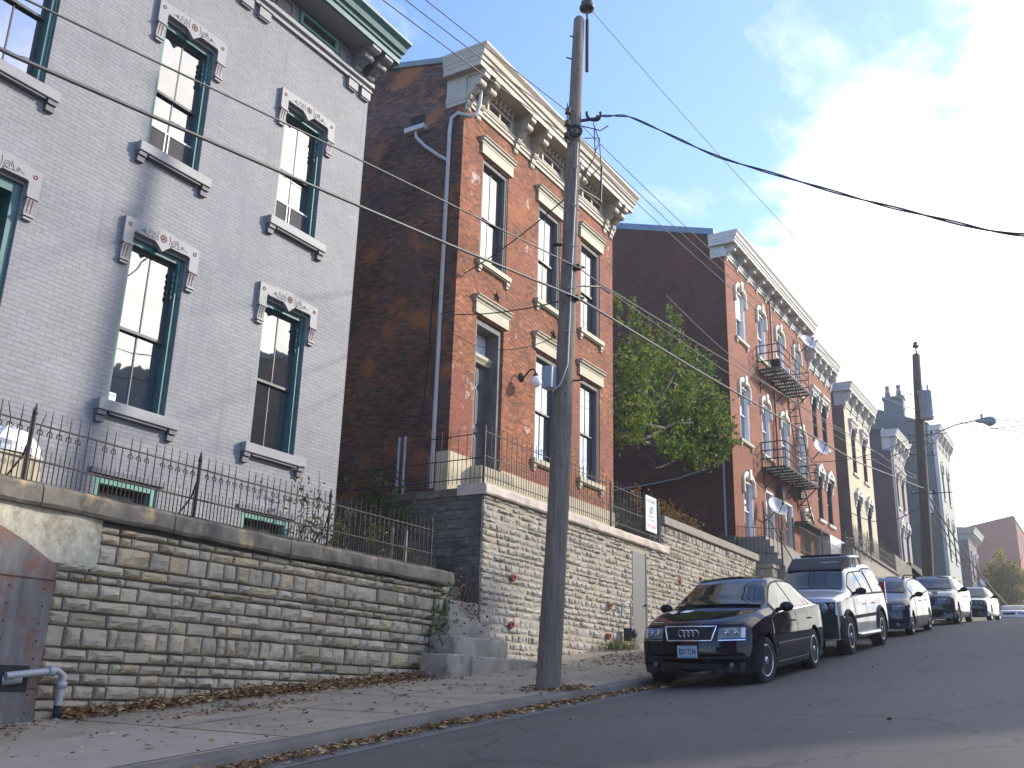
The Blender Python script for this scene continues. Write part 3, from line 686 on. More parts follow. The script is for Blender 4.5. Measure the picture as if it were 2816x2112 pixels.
def shell(P,x,y0,y1,zb,ze,mside,mroof,depth=11,rise=.24,ridge=5.5,roofx=.3,th=.16,skirt=.35):
    """side walls, back wall and pitched roof behind a front at x"""
    xb=x-depth; zr_=ze+rise*ridge
    poly=[(x-.003,zb),(x-.003,ze),(x-ridge,zr_),(xb,ze+rise*(2*ridge-depth)),(xb,zb)]
    mb=MB(); mb.prism(poly,'y',y0,y0+.22); mb.build('side_wall',mside,P)
    mb=MB(); mb.prism(poly,'y',y1-.22,y1); mb.box(xb,xb+.2,y0+.23,y1-.23,zb,poly[3][1]-.02); mb.build('back_wall',mside,P)
    mb=MB(); o=.06
    top=[(x+roofx-.5,ze-rise*(roofx-.5)),(x-ridge,zr_),(xb-.2,poly[3][1]-.03)]
    mb.prism([(a,b+.004) for a,b in top]+[(a,b+th) for a,b in top[::-1]],'y',y0-o,y1+o)
    return mb.build('roof',mroof,P)

# ------------------------------------------------------------------ the grey painted brick house
G=thing('painted_brick_house','pale grey painted brick house with teal trimmed windows and green cornice','house',(-12.2,8,2.2))
xg=-12.2; gy0,gy1=2.4,13.62
cols=[(5.72,6.77),(8.55,9.60),(11.36,12.44)]; colx=[(2.9,3.95)]
ops=[(a,b,8.08,10.46) for a,b in cols+colx]+[(a,b,3.90,6.53) for a,b in cols[1:]]+[(5.72,6.77,2.45,6.53)]+[(8.56,9.66,2.2,2.84),(11.36,12.5,2.2,2.80)]
mb=MB(); facade(mb,xg,gy0,gy1,2.0,12.05,ops,.14); mb.build('front_wall',M['paintbrick'],G)
shell(G,xg,gy0,gy1,1.6,12.85,M['paintbrick'],M['slate'],depth=11)
def grey_hood(Wd,x,ya,yb,zb):
    ym=(ya+yb)/2; mb=MB()
    poly=[(ya-.19,zb-.16),(ya-.015,zb-.16),(ya-.015,zb+.045),(ym-.13,zb+.045),(ym-.07,zb+.0),(ym,zb-.07),(ym+.07,zb+.0),(ym+.13,zb+.045),(yb+.015,zb+.045),(yb+.015,zb-.16),(yb+.19,zb-.16),(yb+.19,zb+.25),(ym+.2,zb+.27),(ym,zb+.30),(ym-.2,zb+.27),(ya-.19,zb+.25)]
    mb.prism(poly,'x',x-.01,x+.075)
    for y in (ya-.18,yb+.025):
        mb.box(x-.01,x+.10,y-.015,y+.17,zb-.19,zb-.16)
        mb.prism([(x-.01,zb-.19),(x+.085,zb-.19),(x+.06,zb-.30),(x+.045,zb-.42),(x-.01,zb-.42)],'y',y+.005,y+.15)
        mb.box(x-.01,x+.075,y-.005,y+.16,zb-.455,zb-.42); mb.box(x-.01,x+.055,y+.01,y+.145,zb-.50,zb-.465)
    for (c,d) in ((ya+.01,ym-.15),(ym+.15,yb-.01)): mb.box(x-.01,x+.092,c,d,zb+.05,zb+.075)
    h=mb.build('hood',M['greytrim'],Wd)
    mb=MB()
    for y in (ya-.1,yb+.1):
        mb.torus((x+.077,y,zb+.14),.027,.009,(1,0,0),14,5)
    for k in range(8):
        an=k*math.pi/4; mb.ball((x+.078,ym+.052*math.cos(an),zb+.155+.052*math.sin(an)),.018,8,5,(.4,1,1))
    mb.ball((x+.08,ym,zb+.155),.024,8,5,(.5,1,1))
    for y in (ya-.18,yb+.025):
        for s in (.045,.10): mb.tube([(x+.082,y+s,zb-.21),(x+.058,y+s,zb-.31),(x+.047,y+s,zb-.40)],.008,5)
    mb.build('rosette',M['rosette'],h)
    for sg in (-1,1):
        mb=MB()
        for (c0,r0,tn) in ((.20,.062,1.6),(.36,.03,1.3)):
            pts=[]
            for k in range(22):
                t=k/21; an=t*tn*2*math.pi; r=r0*(1-.8*t)
                pts.append((x+.078,ym+sg*(c0+r*math.cos(an)),zb+.16+r*math.sin(an)-.02))
            mb.tube(pts,.0038,4,False)
        mb.tube([(x+.078,ym+sg*.11,zb+.24),(x+.078,ym+sg*.125,zb+.16),(x+.078,ym+sg*.11,zb+.09)],.0038,4,False)
        mb.tube([(x+.078,ym+sg*.13,zb+.09),(x+.078,ym+sg*.30,zb+.09),(x+.078,ym+sg*.40,zb+.13),(x+.078,ym+sg*.46,zb+.105)],.0038,4,False)
        mb.tube([(x+.079,ym+sg*.30,zb+.095),(x+.079,ym+sg*.27,zb+.2),(x+.079,ym+sg*.25,zb+.22)],.0036,4,False)
        mb.build('scroll_line',M['ink'],h)
def grey_sill(Wd,x,ya,yb,za):
    mb=MB(); mb.box(x-.16,x+.13,ya-.18,yb+.20,za-.17,za-.005); mb.build('sill',M['greytrim'],Wd,bevel=.01)
    mb=MB(); mb.box(x-.02,x+.10,ya+.02,yb,za-.205,za-.172)
    for y in (ya-.165,yb+.045):
        mb.box(x-.02,x+.105,y,y+.14,za-.24,za-.172); mb.box(x-.02,x+.075,y,y+.13,za-.34,za-.25)
    mb.build('sill_bracket',M['greydark'],Wd)
for (a,b) in cols+colx:
    for (za,zb,fl) in ((8.08,10.46,2),(3.90,6.53,1)):
        if fl==1 and a<8: continue
        wd=window(G,xg,a,b,za,zb,M['teal_trim'],M['sash'],M['glass'],cas=.085,dep=.13,mid=.50 if fl==2 else .47,lower=(M['screen'],.50) if fl==2 and a>7 else None)
        mb=MB()   # scalloped valance board on the right jamb
        for k in range(5): mb.ball((xg-.10,b-.115,zb-.26-.10*k),.05-.006*(k%2),8,6,(.25,.55,1.05))
        mb.build('scalloped_edge',M['teal_trim'],wd)
        grey_hood(wd,xg,a,b,zb); grey_sill(wd,xg,a,b,za)
# front door, mostly outside the picture
dw=MB(); a,b=cols[0]; dw.box(xg-.42,xg-.05,a+.004,a+.12,2.45,6.52); dw.box(xg-.42,xg-.05,b-.12,b-.004,2.45,6.52); dw.box(xg-.42,xg-.052,a+.12,b-.12,6.38,6.52)
d=dw.build('door',M['teal_trim'],G); mb=MB(); mb.box(xg-.45,xg-.40,a+.12,b-.12,2.45,6.38); mb.build('door_leaf',M['darkroom'],d)
mb=MB(); mb.box(xg-.4,xg-.3,a+.2,b-.2,2.6,4.2); mb.build('door_panel',M['teal_trim'],d); grey_hood(d,xg,a,b,6.53)
for (a,b,zt) in ((8.56,9.66,2.84),(11.36,12.5,2.80)):
    mb=MB(); mb.box(xg-.2,xg-.02,a+.004,a+.1,2.2,zt-.004); mb.box(xg-.2,xg-.02,b-.1,b-.004,2.2,zt-.004); mb.box(xg-.2,xg-.022,a+.1,b-.1,zt-.12,zt-.004)
    w_=mb.build('basement_window',M['green_light'],G); mb=MB(); mb.box(xg-.2,xg-.17,a+.1,b-.1,2.2,zt-.12); mb.build('pane',M['darkroom'],w_)
    mb=MB(); mb.box(xg-.02,xg+.05,a-.1,b+.1,zt,zt+.07); mb.build('hood',M['greydark'],w_)
# two stickers and a leaning picture frame behind the lower pane
mb=MB(); mb.box(xg-.216,xg-.2145,8.70,8.86,3.99,4.12); s_=mb.build('alarm_sticker',M['paper'],G); mb=MB(); mb.box(xg-.2143,xg-.2138,8.715,8.845,4.05,4.10); mb.build('sticker_print',M['signblue'],s_)
# cornice of the grey house
zs_g=12.62
cornice(G,xg,gy0,gy1,[(-.1,12.02),(.06,12.02),(.06,12.10),(.12,12.13),(.12,12.22),(.05,12.25),(.05,zs_g),(.60,zs_g)],M['greytrim'],.4,.4,.3,.3,'frieze')
cornice(G,xg,gy0,gy1,[(.30,zs_g+.002),(.66,zs_g+.002),(.66,zs_g+.12),(.70,zs_g+.14),(.72,zs_g+.20),(.78,zs_g+.22),(.82,zs_g+.32),(.92,zs_g+.40),(.93,zs_g+.45),(-.1,zs_g+.50)],M['teal_trim'],.4,.4,.22,.22,'crown_moulding')
for y in (13.46,13.06,10.55,10.12,7.7,7.3):
    bracket(G,xg+.03,y,zs_g,.42,.56,.19,M['greytrim'],ball=.075)
    mb=MB(); mb.box(xg-.01,xg+.085,y-.15,y+.13,11.80,12.02); mb.box(xg-.01,xg+.11,y-.17,y+.15,11.985,12.018)
    mb.box(xg-.01,xg+.06,y-.13,y+.11,11.77,11.80); mb.build('drop_block',M['greytrim'],G)
for (a,b) in ((11.40,12.48),(8.56,9.64)):
    mb=MB(); z0,z1=12.28,12.58; X=xg+.055
    mb.box(X,X+.05,a,a+.07,z0,z1); mb.box(X,X+.05,b-.07,b,z0,z1); mb.box(X,X+.049,a+.07,b-.07,z1-.07,z1); mb.box(X,X+.049,a+.07,b-.07,z0,z0+.05)
    f_=mb.build('attic_window',M['green_light'],G); mb=MB(); mb.box(X,X+.012,a+.07,b-.07,z0+.05,z1-.07); mb.build('pane',M['darkroom'],f_)
for (a,b) in ((12.58,12.86),(10.78,11.22)):
    mb=MB(); X=xg+.052; z0,z1=12.28,12.57
    mb.box(X,X+.03,a,a+.04,z0,z1); mb.box(X,X+.03,b-.04,b,z0,z1); mb.box(X,X+.029,a+.04,b-.04,z1-.04,z1); mb.box(X,X+.029,a+.04,b-.04,z0,z0+.04); mb.build('frieze_panel',M['greytrim'],G)

# ------------------------------------------------------------------ the red brick house behind the pole
H=thing('brick_house','narrow red brick house with tan lintels, bracketed cornice and dark front door','house',(-12.1,21,4.1))
xh=-12.1; hy0,hy1=16.98,25.22
hc=[(17.87,19.09),(20.65,21.89),(23.11,24.35)]
ops=[(a,b,9.92,12.70) for a,b in hc]+[(a,b,5.64,8.48) for a,b in hc[1:]]+[(17.87,19.09,4.85,8.48)]
mb=MB(); facade(mb,xh,hy0,hy1,4.9,13.75,ops,.14); mb.build('front_wall',M['brick1'],H)
mb=MB(); mb.box(xh-.3,xh+.04,hy0-.03,17.87,3.9,5.02); mb.box(xh-.3,xh+.04,19.09,hy1+.02,3.9,5.02); mb.box(xh-.3,xh+.35,17.8,19.2,3.9,4.84); mb.build('foundation',M['sandstone'],H,bevel=.01)
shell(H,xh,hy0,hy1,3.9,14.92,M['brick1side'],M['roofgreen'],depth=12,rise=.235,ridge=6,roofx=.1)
for i,(a,b) in enumerate(hc):
    for fl,(za,zb) in enumerate(((5.64,8.48),(9.92,12.70))):
        if i==0 and fl==0: continue
        wd=window(H,xh,a,b,za,zb,M['frame1'],M['sash'],M['glassb'],cas=.11,dep=.11,mid=.48)
        lintel(wd,xh,a,b,zb+.05,M['tan']); sill(wd,xh,a,b,za,M['tan'],over=.12)
# door with transom
a,b=hc[0]; mb=MB()
mb.box(xh-.5,xh-.06,a+.004,a+.13,4.85,8.47); mb.box(xh-.5,xh-.06,b-.13,b-.004,4.85,8.47); mb.box(xh-.5,xh-.062,a+.13,b-.13,8.33,8.47)
fr=mb.build('door_frame',M['frame1'],H); lintel(fr,xh,a,b,8.53,M['tan'])
mb=MB(); mb.prism([(xh-.5,7.52),(xh-.28,7.52),(xh-.26,7.58),(xh-.22,7.64),(xh-.22,7.72),(xh-.5,7.74)],'y',a+.13,b-.13); mb.build('transom_bar',M['tan'],fr)
mb=MB(); mb.box(xh-.46,xh-.44,a+.13,b-.13,7.74,8.33); mb.build('transom_pane',M['blind'],fr)
mb=MB(); mb.box(xh-.45,xh-.40,a+.13,b-.13,4.85,7.52); dl=mb.build('door_leaf',M['doorp'],fr)
mb=MB(); m_=(a+b)/2
for (c,d) in ((a+.20,m_-.05),(m_+.05,b-.20)):
    for (z0,z1) in ((5.0,5.75),(6.05,6.9),(7.0,7.42)):
        mb.box(xh-.402,xh-.385,c,d,z0,z1); mb.box(xh-.39,xh-.375,c+.05,d-.05,z0+.05,z1-.05)
mb.build('door_panel',M['doorp'],dl,bevel=.006)
mb=MB(); mb.box(xh-.40,xh-.37,m_-.13,m_+.13,5.84,5.92); mb.build('letter_slot',M['blackp'],dl)
# iron wall-anchor stars
for y,z in ((18.7,9.25),(21.55,9.22)):
    mb=MB(); poly=[]
    for k in range(10):
        r=.16 if k%2==0 else .065; an=math.pi/2+k*math.pi/5; poly.append((y+r*math.cos(an),z+r*math.sin(an)))
    vs=[(xh+.004,p[0],p[1]) for p in poly]+[(xh+.07,y,z)]; mb.add(vs,[(k,(k+1)%10,10) for k in range(10)]); mb.build('anchor_star',M['rustiron'],H)
# globe lamp beside the door
mb=MB(); ly,lz=19.95,7.55
mb.lathe([(.10,0),(.12,.03),(.07,.07),(.03,.1)],(xh,ly,lz),(1,0,0),14)
mb.tube([(xh+.08,ly,lz-.02),(xh+.16,ly,lz+.06),(xh+.26,ly,lz+.16),(xh+.36,ly,lz+.17),(xh+.42,ly,lz+.10),(xh+.43,ly,lz-.02)],.022,8)
mb.lathe([(.03,.08),(.07,.02),(.08,-.03)],(xh+.43,ly,lz-.02),(0,0,1),12); lp=mb.build('wall_lamp',M['iron'],H)
mb=MB(); mb.ball((xh+.43,ly,lz-.17),.15,18,12); mb.build('globe',M['globe'],lp)
# cornice
zs_h=14.52
cornice(H,xh,hy0,hy1,cprof(13.72,zs_h,.76,.56),M['tanc'],.55,.3,.35,.55)
for y in (17.09,17.55,19.35,20.2,22.1,22.5,24.62,25.05):
    bracket(H,xh,y,zs_h,.72,.56,.18,M['tanc'],ball=.115,drop=.26)
for k,(a,b) in enumerate(((17.85,19.05),(20.62,21.82),(23.0,24.3))):
    X=xh+.035; z0,z1=14.0,14.30; mb=MB()
    mb.box(X,X+.06,a,a+.08,z0,z1); mb.box(X,X+.06,b-.08,b,z0,z1); mb.box(X,X+.059,a+.08,b-.08,z1-.06,z1); mb.box(X,X+.059,a+.08,b-.08,z0,z0+.05); mb.box(X,X+.05,(a+b)/2-.03,(a+b)/2+.03,z0+.05,z1-.06)
    f_=mb.build('attic_window',M['tanc'],H); mb=MB(); mb.box(X,X+.012,a+.08,b-.08,z0+.05,z1-.06); mb.build('pane',M['glass'],f_)
    mb=MB(); n=6
    for q in range(n):
        yy=a+.1+(b-a-.2)*q/(n-1); mb.prism([(X,z1+.02),(X+.16,z1+.18),(X+.16,z1+.22),(X,z1+.22)],'y',yy-.055,yy+.055); mb.ball((X+.1,yy,z1+.06),.05,8,6,(1,.9,1.2))
    mb.build('modillion',M['tanc'],H)
# downspouts and the square vent on the shaded side
ys_=hy0-.06
mb=MB(); mb.tube([(xh+.28,hy0+.30,14.3),(xh+.25,hy0+.28,13.75),(xh+.20,hy0+.25,13.52),(xh+.1,hy0+.12,13.38),(xh-.15,ys_,13.45),(xh-.32,ys_,13.36),(xh-.36,ys_,13.05),(xh-.36,ys_,5.0),(xh-.36,ys_,4.2)],.05,10)
dsp=mb.build('downspout',M['pipew'],H)
mb=MB(); mb.tube([(-13.5,ys_,13.30),(-13.48,ys_,13.15),(-13.2,ys_,12.82),(-12.75,ys_,12.42),(-12.48,ys_,12.22)],.045,10); mb.box(-13.80,-13.20,hy0-.16,hy0-.002,13.30,13.43); mb.build('branch_pipe',M['pipew'],dsp)
mb=MB(); mb.box(-13.72,-13.28,hy0-.012,hy0-.002,13.45,13.80); mb.build('wall_vent',M['darkroom'],H)
mb=MB(); mb.tube([(xh-.62,hy0-.03,9.2),(xh-.66,hy0-.03,7.0),(xh-.78,hy0-.03,5.6)],.018,6); mb.build('wall_cable',M['cable'],H)

# ------------------------------------------------------------------ brick apartment building with fire escapes
def arch_hood(P,x,ya,yb,zs_,m,leg=.5,rise=.34,bw=.22,pr=.11,over=.12):
    """moulded segmental hood with drooping legs and a keystone"""
    ym=(ya+yb)/2; wi=(yb-ya)/2-.02; wo=(yb-ya)/2+over; n=12
    inn=[];out=[]
    inn.append((ym-wi,zs_-leg)); out.append((ym-wo,zs_-leg))
    for k in range(n+1):
        t=-1+2*k/n
        inn.append((ym+wi*t,zs_+(rise-.14)*(1-t*t)**.7-.05)); out.append((ym+wo*t,zs_+rise*(1-abs(t)**2.6)**.8+.02+(.0 if abs(t)<.99 else -.0)))
    inn.append((ym+wi,zs_-leg)); out.append((ym+wo,zs_-leg))
    mb=MB(); rows=[[(x-.02,*p) for p in out],[(x+pr*.8,*p) for p in out],[(x+pr,p[0]+(q[0]-p[0])*.25,p[1]+(q[1]-p[1])*.25) for p,q in zip(out,inn)],[(x+pr,p[0]+(q[0]-p[0])*.7,p[1]+(q[1]-p[1])*.7) for p,q in zip(out,inn)],[(x+pr*.6,*p) for p in inn],[(x-.02,*p) for p in inn]]
    mb.grid(rows,smooth=False,flip=True)
    for e in (0,-1): mb.add([r[e] for r in rows],[tuple(range(6))])
    mb.prism([(ym-.08,zs_+rise-.3),(ym+.08,zs_+rise-.3),(ym+.13,zs_+rise+.10),(ym-.13,zs_+rise+.10)],'x',x,x+pr+.05)
    for s in (-1,1):
        yy=ym+s*(wi+wo)/2; mb.ball((x+pr*.5,yy,zs_-leg-.03),.07,8,6); mb.ball((x+pr*.7,ym+s*wi*.62,zs_+.08),.07,8,6)
    return mb.build('hood',m,P)
def ped_hood(P,x,ya,yb,zb,m,brk=True,pointed=False):
    ym=(ya+yb)/2; o=.2; mb=MB()
    if pointed: mb.prism([(ya-o,zb+.12),(yb+o,zb+.12),(yb+o,zb+.24),(ym,zb+.62),(ya-o,zb+.24)],'x',x-.02,x+.20)
    else: mb.prism([(x-.02,zb+.1),(x+.12,zb+.1),(x+.14,zb+.2),(x+.24,zb+.3),(x+.24,zb+.38),(x-.02,zb+.44)],'y',ya-o,yb+o)
    mb.box(x-.02,x+.07,ya-.02,yb+.02,zb-.0,zb+.1)
    for y in (ya-.1,yb+.1):
        mb.prism([(x-.02,zb+.1),(x+.2,zb+.1),(x+.17,zb-.08),(x+.09,zb-.2),(x+.1,zb-.32),(x+.05,zb-.42),(x+.06,zb-.55),(x-.02,zb-.6)],'y',y-.08,y+.08)
        mb.ball((x+.10,y,zb-.12),.085,8,6)
    if pointed: mb.ball((x+.2,ym,zb+.3),.12,8,6,(.5,1,1))
    return mb.build('hood',m,P)
A=thing('apartment_building','four bay red brick apartment building with cream arched hoods and black fire escapes','building',(-12,41,5.9))
xa=-12.; ay0,ay1=35.48,47.40
ac=[(36.60,37.72),(39.42,40.50),(42.10,43.25),(44.95,46.05)]
ops=[(a,b,14.12,16.28) for a,b in ac]+[(a,b,9.84,12.15) for a,b in ac]+[(ac[0][0],ac[0][1],5.95,8.25),(39.40,40.48,5.9,8.38),(42.08,43.28,5.9,8.36),(45.0,45.95,5.9,7.55)]
mb=MB(); facade(mb,xa,ay0,ay1,5.2,17.35,ops,.12); mb.build('front_wall',M['brick2'],A)
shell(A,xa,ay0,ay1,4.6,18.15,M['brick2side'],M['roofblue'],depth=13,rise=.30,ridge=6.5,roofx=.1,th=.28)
for i,(a,b) in enumerate(ac):
    for (za,zb) in ((14.12,16.28),(9.84,12.15)):
        wd=window(A,xa,a,b,za,zb,M['sashw'],M['sashw'],M['glassb'],cas=.08,dep=.09,munt=False)
        arch_hood(wd,xa,a-.02,b+.02,zb-.02,M['cream_trim']); sill(wd,xa,a,b,za,M['tan'],h=.12,over=.2)
        if i==0 and za>14:
            mb=MB(); mb.box(xa-.125,xa-.118,a+.13,b-.13,15.1,16.15); mb.build('blind',M['blind'],wd)
a,b=ac[0]; wd=window(A,xa,a,b,5.95,8.25,M['sashw'],M['sashw'],M['glassb'],cas=.08,dep=.09,munt=False); arch_hood(wd,xa,a-.02,b+.02,8.25,M['cream_trim']); sill(wd,xa,a,b,5.95,M['tan'],over=.1,foot=False)
for (a,b,za,zb) in ((39.40,40.48,5.9,8.38),(42.08,43.28,5.9,8.36)):
    window(A,xa,a,b,za,zb,M['sashw'],M['sashw'],M['glassb'],cas=.1,dep=.09,munt=False,mid=.55,name='tall_window')
mb=MB(); mb.box(xa-.3,xa-.25,45.0,45.95,5.9,7.55); d=mb.build('door',M['darkroom'],A); arch_hood(d,xa,45.05,46.3,8.25,M['cream_trim'],leg=.4); 
mb=MB(); mb.box(xa-.001,xa+.012,45.2,46.15,7.6,8.2); mb.build('patched_infill',M['parge'],d)
cornice(A,xa,ay0,ay1,cprof(17.25,17.72,.68,.50),M['white_trim'],.6,.3,.35,.1)
for k in range(10): bracket(A,xa,35.68+1.27*k if k<9 else 47.2,17.72,.42,.5,.16,M['white_trim'],ball=.085,drop=.22,fancy=(k<5))
mb=MB(); mb.tube([(xa+.10,41.15,17.3),(xa+.10,41.15,12.5),(xa+.10,41.15,5.3)],.05,8); mb.tube([(xa+.1,41.15,17.3),(xa+.35,41.15,17.6)],.05,8); mb.build('downspout',M['rustpipe'],A)
mb=MB(); mb.tube([(xa-.35,ay0-.06,9.9),(xa-.35,ay0-.06,4.7)],.045,8); mb.tube([(-13.,ay0-.06,8.5),(-14.2,ay0-.06,8.2),(-15.6,ay0-.06,8.05),(-18,ay0-.06,7.9)],.04,6); mb.build('wall_pipe',M['pipegrey'],A)
# fire escapes (bars kept as one part per railing / platform)
def fire_escape(z0,ya,yb,xo,ladder):
    mb=MB(); x0=xa+.03
    for x in [x0+ (xo-x0)*k/9 for k in range(10)]: mb.box(x-.032,x+.032,ya,yb,z0,z0+.035)
    for y in [ya+(yb-ya)*k/9 for k in range(10)]: mb.box(x0,xo,y-.03,y+.03,z0-.06,z0-.002)
    fe=mb.build('fire_escape',M['iron'],A)
    for y in (ya+.1,(ya+yb)/2,yb-.1): mb=MB(); mb.tube([(xo-.05,y,z0-.05),(x0+.02,y,z0-.85),(x0+.03,y,z0-1.0),(x0+.03,y,z0-.05)],.028,5); mb.build('brace',M['iron'],fe)
    mb=MB()
    for h in (.35,.7,1.05):
        mb.tube([(x0,ya,z0+h),(xo,ya,z0+h),(xo,yb,z0+h),(x0,yb,z0+h)],.027,5)
    for (x,y) in [(xo,ya),(xo,(2*ya+yb)/3),(xo,(ya+2*yb)/3),(xo,yb),((x0+xo)/2,ya),((x0+xo)/2,yb),(x0,ya)]: mb.tube([(x,y,z0),(x,y,z0+1.07)],.028,5)
    mb.build('railing',M['iron'],fe)
    if ladder:
        mb=MB(); (p,q)=ladder; p,q=Vector(p),Vector(q)
        for s in (-.22,.22): mb.tube([p+Vector((s,0,0)),q+Vector((s,0,0))],.028,5)
        n=int((p-q).length/.32)
        for k in range(1,n): c=p+(q-p)*k/n; mb.tube([c+Vector((-.22,0,0)),c+Vector((.22,0,0))],.018,4)
        mb.build('ladder',M['iron'],fe)
fire_escape(13.45,39.15,43.6,xa+1.0,((xa+.75,41.3,13.5),(xa+.75,42.9,9.3)))
fire_escape(9.2,39.1,44.0,xa+1.0,((xa+.7,41.6,9.2),(xa+.7,43.2,7.4)))
mb=MB(); mb.box(xa+.04,xa+.6,43.3,47.2,7.55,7.6); 
for k in range(14): mb.box(xa+.04,xa+.62,43.3+.3*k,43.34+.3*k,7.6,7.64)
mb.tube([(xa+.6,43.3,7.62),(xa+.6,47.2,7.62)],.03,5); mb.tube([(xa+.05,43.3,7.5),(xa+.05,47.2,7.5)],.03,5); mb.build('drop_ladder',M['iron'],A)
def dish(P,c,r,m,aim=(.75,-.5,.45),base=None):
    ax=Vector(aim).normalized(); mb=MB()
    mb.lathe([(.001,-.12*r),(.4*r,-.09*r),(.75*r,.03*r),(r,.16*r),(r*1.02,.165*r),(.75*r,.0),(.4*r,-.13*r),(.001,-.16*r)],c,ax,20); o=mb.build('satellite_dish',m,P)
    mb=MB(); c=Vector(c); b=Vector(base); mb.tube([c-ax*.12*r,c-ax*.35*r-Vector((0,0,.1)),b],.03,6); lo=c-Vector((0,0,1))*r*.9; mb.tube([lo,c+ax*r*.95-Vector((0,0,.25*r))],.018,5); mb.ball(c+ax*r*.95-Vector((0,0,.22*r)),.06,8,6); mb.build('dish_arm',M['greyp'],o)
dish(A,(-11.45,45.75,16.75),.42,M['dish'],base=(-11.98,45.9,16.3))
dish(A,(-11.5,47.0,11.75),.42,M['dish'],base=(-11.98,47.3,11.3))
dish(A,(-11.35,38.7,7.45),.42,M['dish'],base=(-11.98,38.9,6.9))
mb=MB(); mb.box(xa,xa+.28,40.95,41.3,8.25,8.75); mb.box(xa,xa+.3,43.7,44.2,8.75,9.35); mb.build('meter_box',M['greyp'],A)
for y,lab,m in ((39.75,'black bucket standing on the upper fire escape','blackp'),(41.1,'pale plastic tub standing on the upper fire escape beside the black bucket','signwhite')):
    mb=MB(); mb.lathe([(.17,0),(.22,.38),(.24,.40),(.24,.43),(.21,.43)],(xa+.62,y,13.49),(0,0,1),14); tag(mb.build('bucket',M[m]),lab,'bucket')

# ------------------------------------------------------------------ row houses further up the hill
def rowhouse(name,label,x,y0,y1,z0,zc,zs_,front,side,trim,wins,proof,hood='ped',pj=.62,zbase=5.,depth=12,rise=.24,nb=5,kl=.3,kr=.3,wm=('sash','glassb'),roofx=.1,ridge=6,mid=.5,bfancy=False,cat='house'):
    h=thing(name,label,cat,(x,(y0+y1)/2,z0))
    ops=[w[:4] for w in wins]
    mb=MB(); facade(mb,x,y0,y1,z0-2,zc+.1,ops,.12); mb.build('front_wall',front,h)
    shell(h,x,y0,y1,z0-3,zs_+.42,side,proof,depth=depth,rise=rise,ridge=ridge,roofx=roofx)
    for w in wins:
        wd=window(h,x,*w[:4],M[wm[0]] if len(w)<6 else M[w[5]],M[wm[0]],M[wm[1]],cas=.07,dep=.09,munt=False,mid=mid)
        k=w[4] if len(w)>4 else hood
        if k=='ped': ped_hood(wd,x,w[0],w[1],w[3],trim)
        elif k=='gable': ped_hood(wd,x,w[0],w[1],w[3],trim,pointed=True)
        elif k=='arch': arch_hood(wd,x,w[0],w[1],w[3],trim)
        sill(wd,x,w[0],w[1],w[2],trim,over=.12,foot=False)
    cornice(h,x,y0,y1,cprof(zc,zs_,pj,.48),trim,.5,.3,kl,kr)
    for k in range(nb): bracket(h,x,y0+.18+(y1-y0-.36)*k/(nb-1),zs_,(zs_-zc)*1.0,pj*.78,.2,trim,ball=.11,drop=.2,fancy=bfancy)
    return h
B=rowhouse('brick_house','narrow red brick house with gabled white hoods adjoining the apartments','x' and xa-.02,47.44,52.0,7.0,16.15,16.95,M['brick2'],M['brick2side'],M['white_trim'],
   [(47.85,48.75,12.5,14.8,'ped'),(49.65,50.65,12.5,14.8,'ped'),(47.85,48.75,8.5,10.7,'gable'),(49.65,50.65,8.5,10.7,'gable')],M['slate'],nb=5,kl=.0,kr=.35,depth=11)
for k in range(3):
    mb=MB(); y=48.2+1.4*k; mb.box(xa+.01,xa+.05,y,y+.5,16.5,16.85); f_=mb.build('attic_window',M['white_trim'],B); mb=MB(); mb.box(xa+.05,xa+.055,y+.07,y+.43,16.56,16.8); mb.build('pane',M['darkroom'],f_)
mb=MB(); mb.box(xa-.3,xa+.6,47.2,51.6,6.3,7.6); mb.build('white_basement_panel',M['signwhite'],B)
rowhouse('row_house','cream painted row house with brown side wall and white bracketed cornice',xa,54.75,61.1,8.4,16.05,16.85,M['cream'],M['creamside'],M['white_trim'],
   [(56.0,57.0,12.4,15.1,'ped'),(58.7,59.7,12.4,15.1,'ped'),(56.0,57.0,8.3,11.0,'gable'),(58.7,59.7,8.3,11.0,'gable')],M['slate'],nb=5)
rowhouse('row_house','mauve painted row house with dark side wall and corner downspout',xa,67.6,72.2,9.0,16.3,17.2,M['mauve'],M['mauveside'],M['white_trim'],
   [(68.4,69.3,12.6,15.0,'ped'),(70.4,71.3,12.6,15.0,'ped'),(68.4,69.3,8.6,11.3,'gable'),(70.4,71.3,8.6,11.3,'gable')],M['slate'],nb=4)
o=bpy.data.objects['row_house.001']
mb=MB(); mb.tube([(xa+.3,67.65,16.9),(xa+.1,67.75,16.0),(xa+.08,67.75,8)],.07,8); mb.build('downspout',M['pipew'],o)
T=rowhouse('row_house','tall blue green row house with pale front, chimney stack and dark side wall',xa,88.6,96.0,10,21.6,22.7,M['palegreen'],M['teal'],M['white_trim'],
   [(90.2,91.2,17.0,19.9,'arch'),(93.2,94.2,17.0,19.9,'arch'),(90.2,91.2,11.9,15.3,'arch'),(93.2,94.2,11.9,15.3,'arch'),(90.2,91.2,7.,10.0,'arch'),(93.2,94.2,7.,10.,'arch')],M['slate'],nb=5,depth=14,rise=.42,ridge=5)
mb=MB(); mb.box(-15.95,-14.3,88.55,89.5,20,25.9); mb.box(-16.05,-14.2,88.45,89.6,25.9,26.15); ch=mb.build('chimney',M['teal'],T)
for x in (-15.6,-14.65): mb=MB(); mb.lathe([(.26,0),(.22,.5),(.16,.8),(.2,.95),(.2,1.1),(.15,1.12)],(x,89,26.14),(0,0,1),12); mb.build('chimney_pot',M['rubble'],ch)
mb=MB(); mb.box(xa-.2,xa+.09,88.50,88.62,8,21.5); mb.build('downspout',M['pipew'],T)
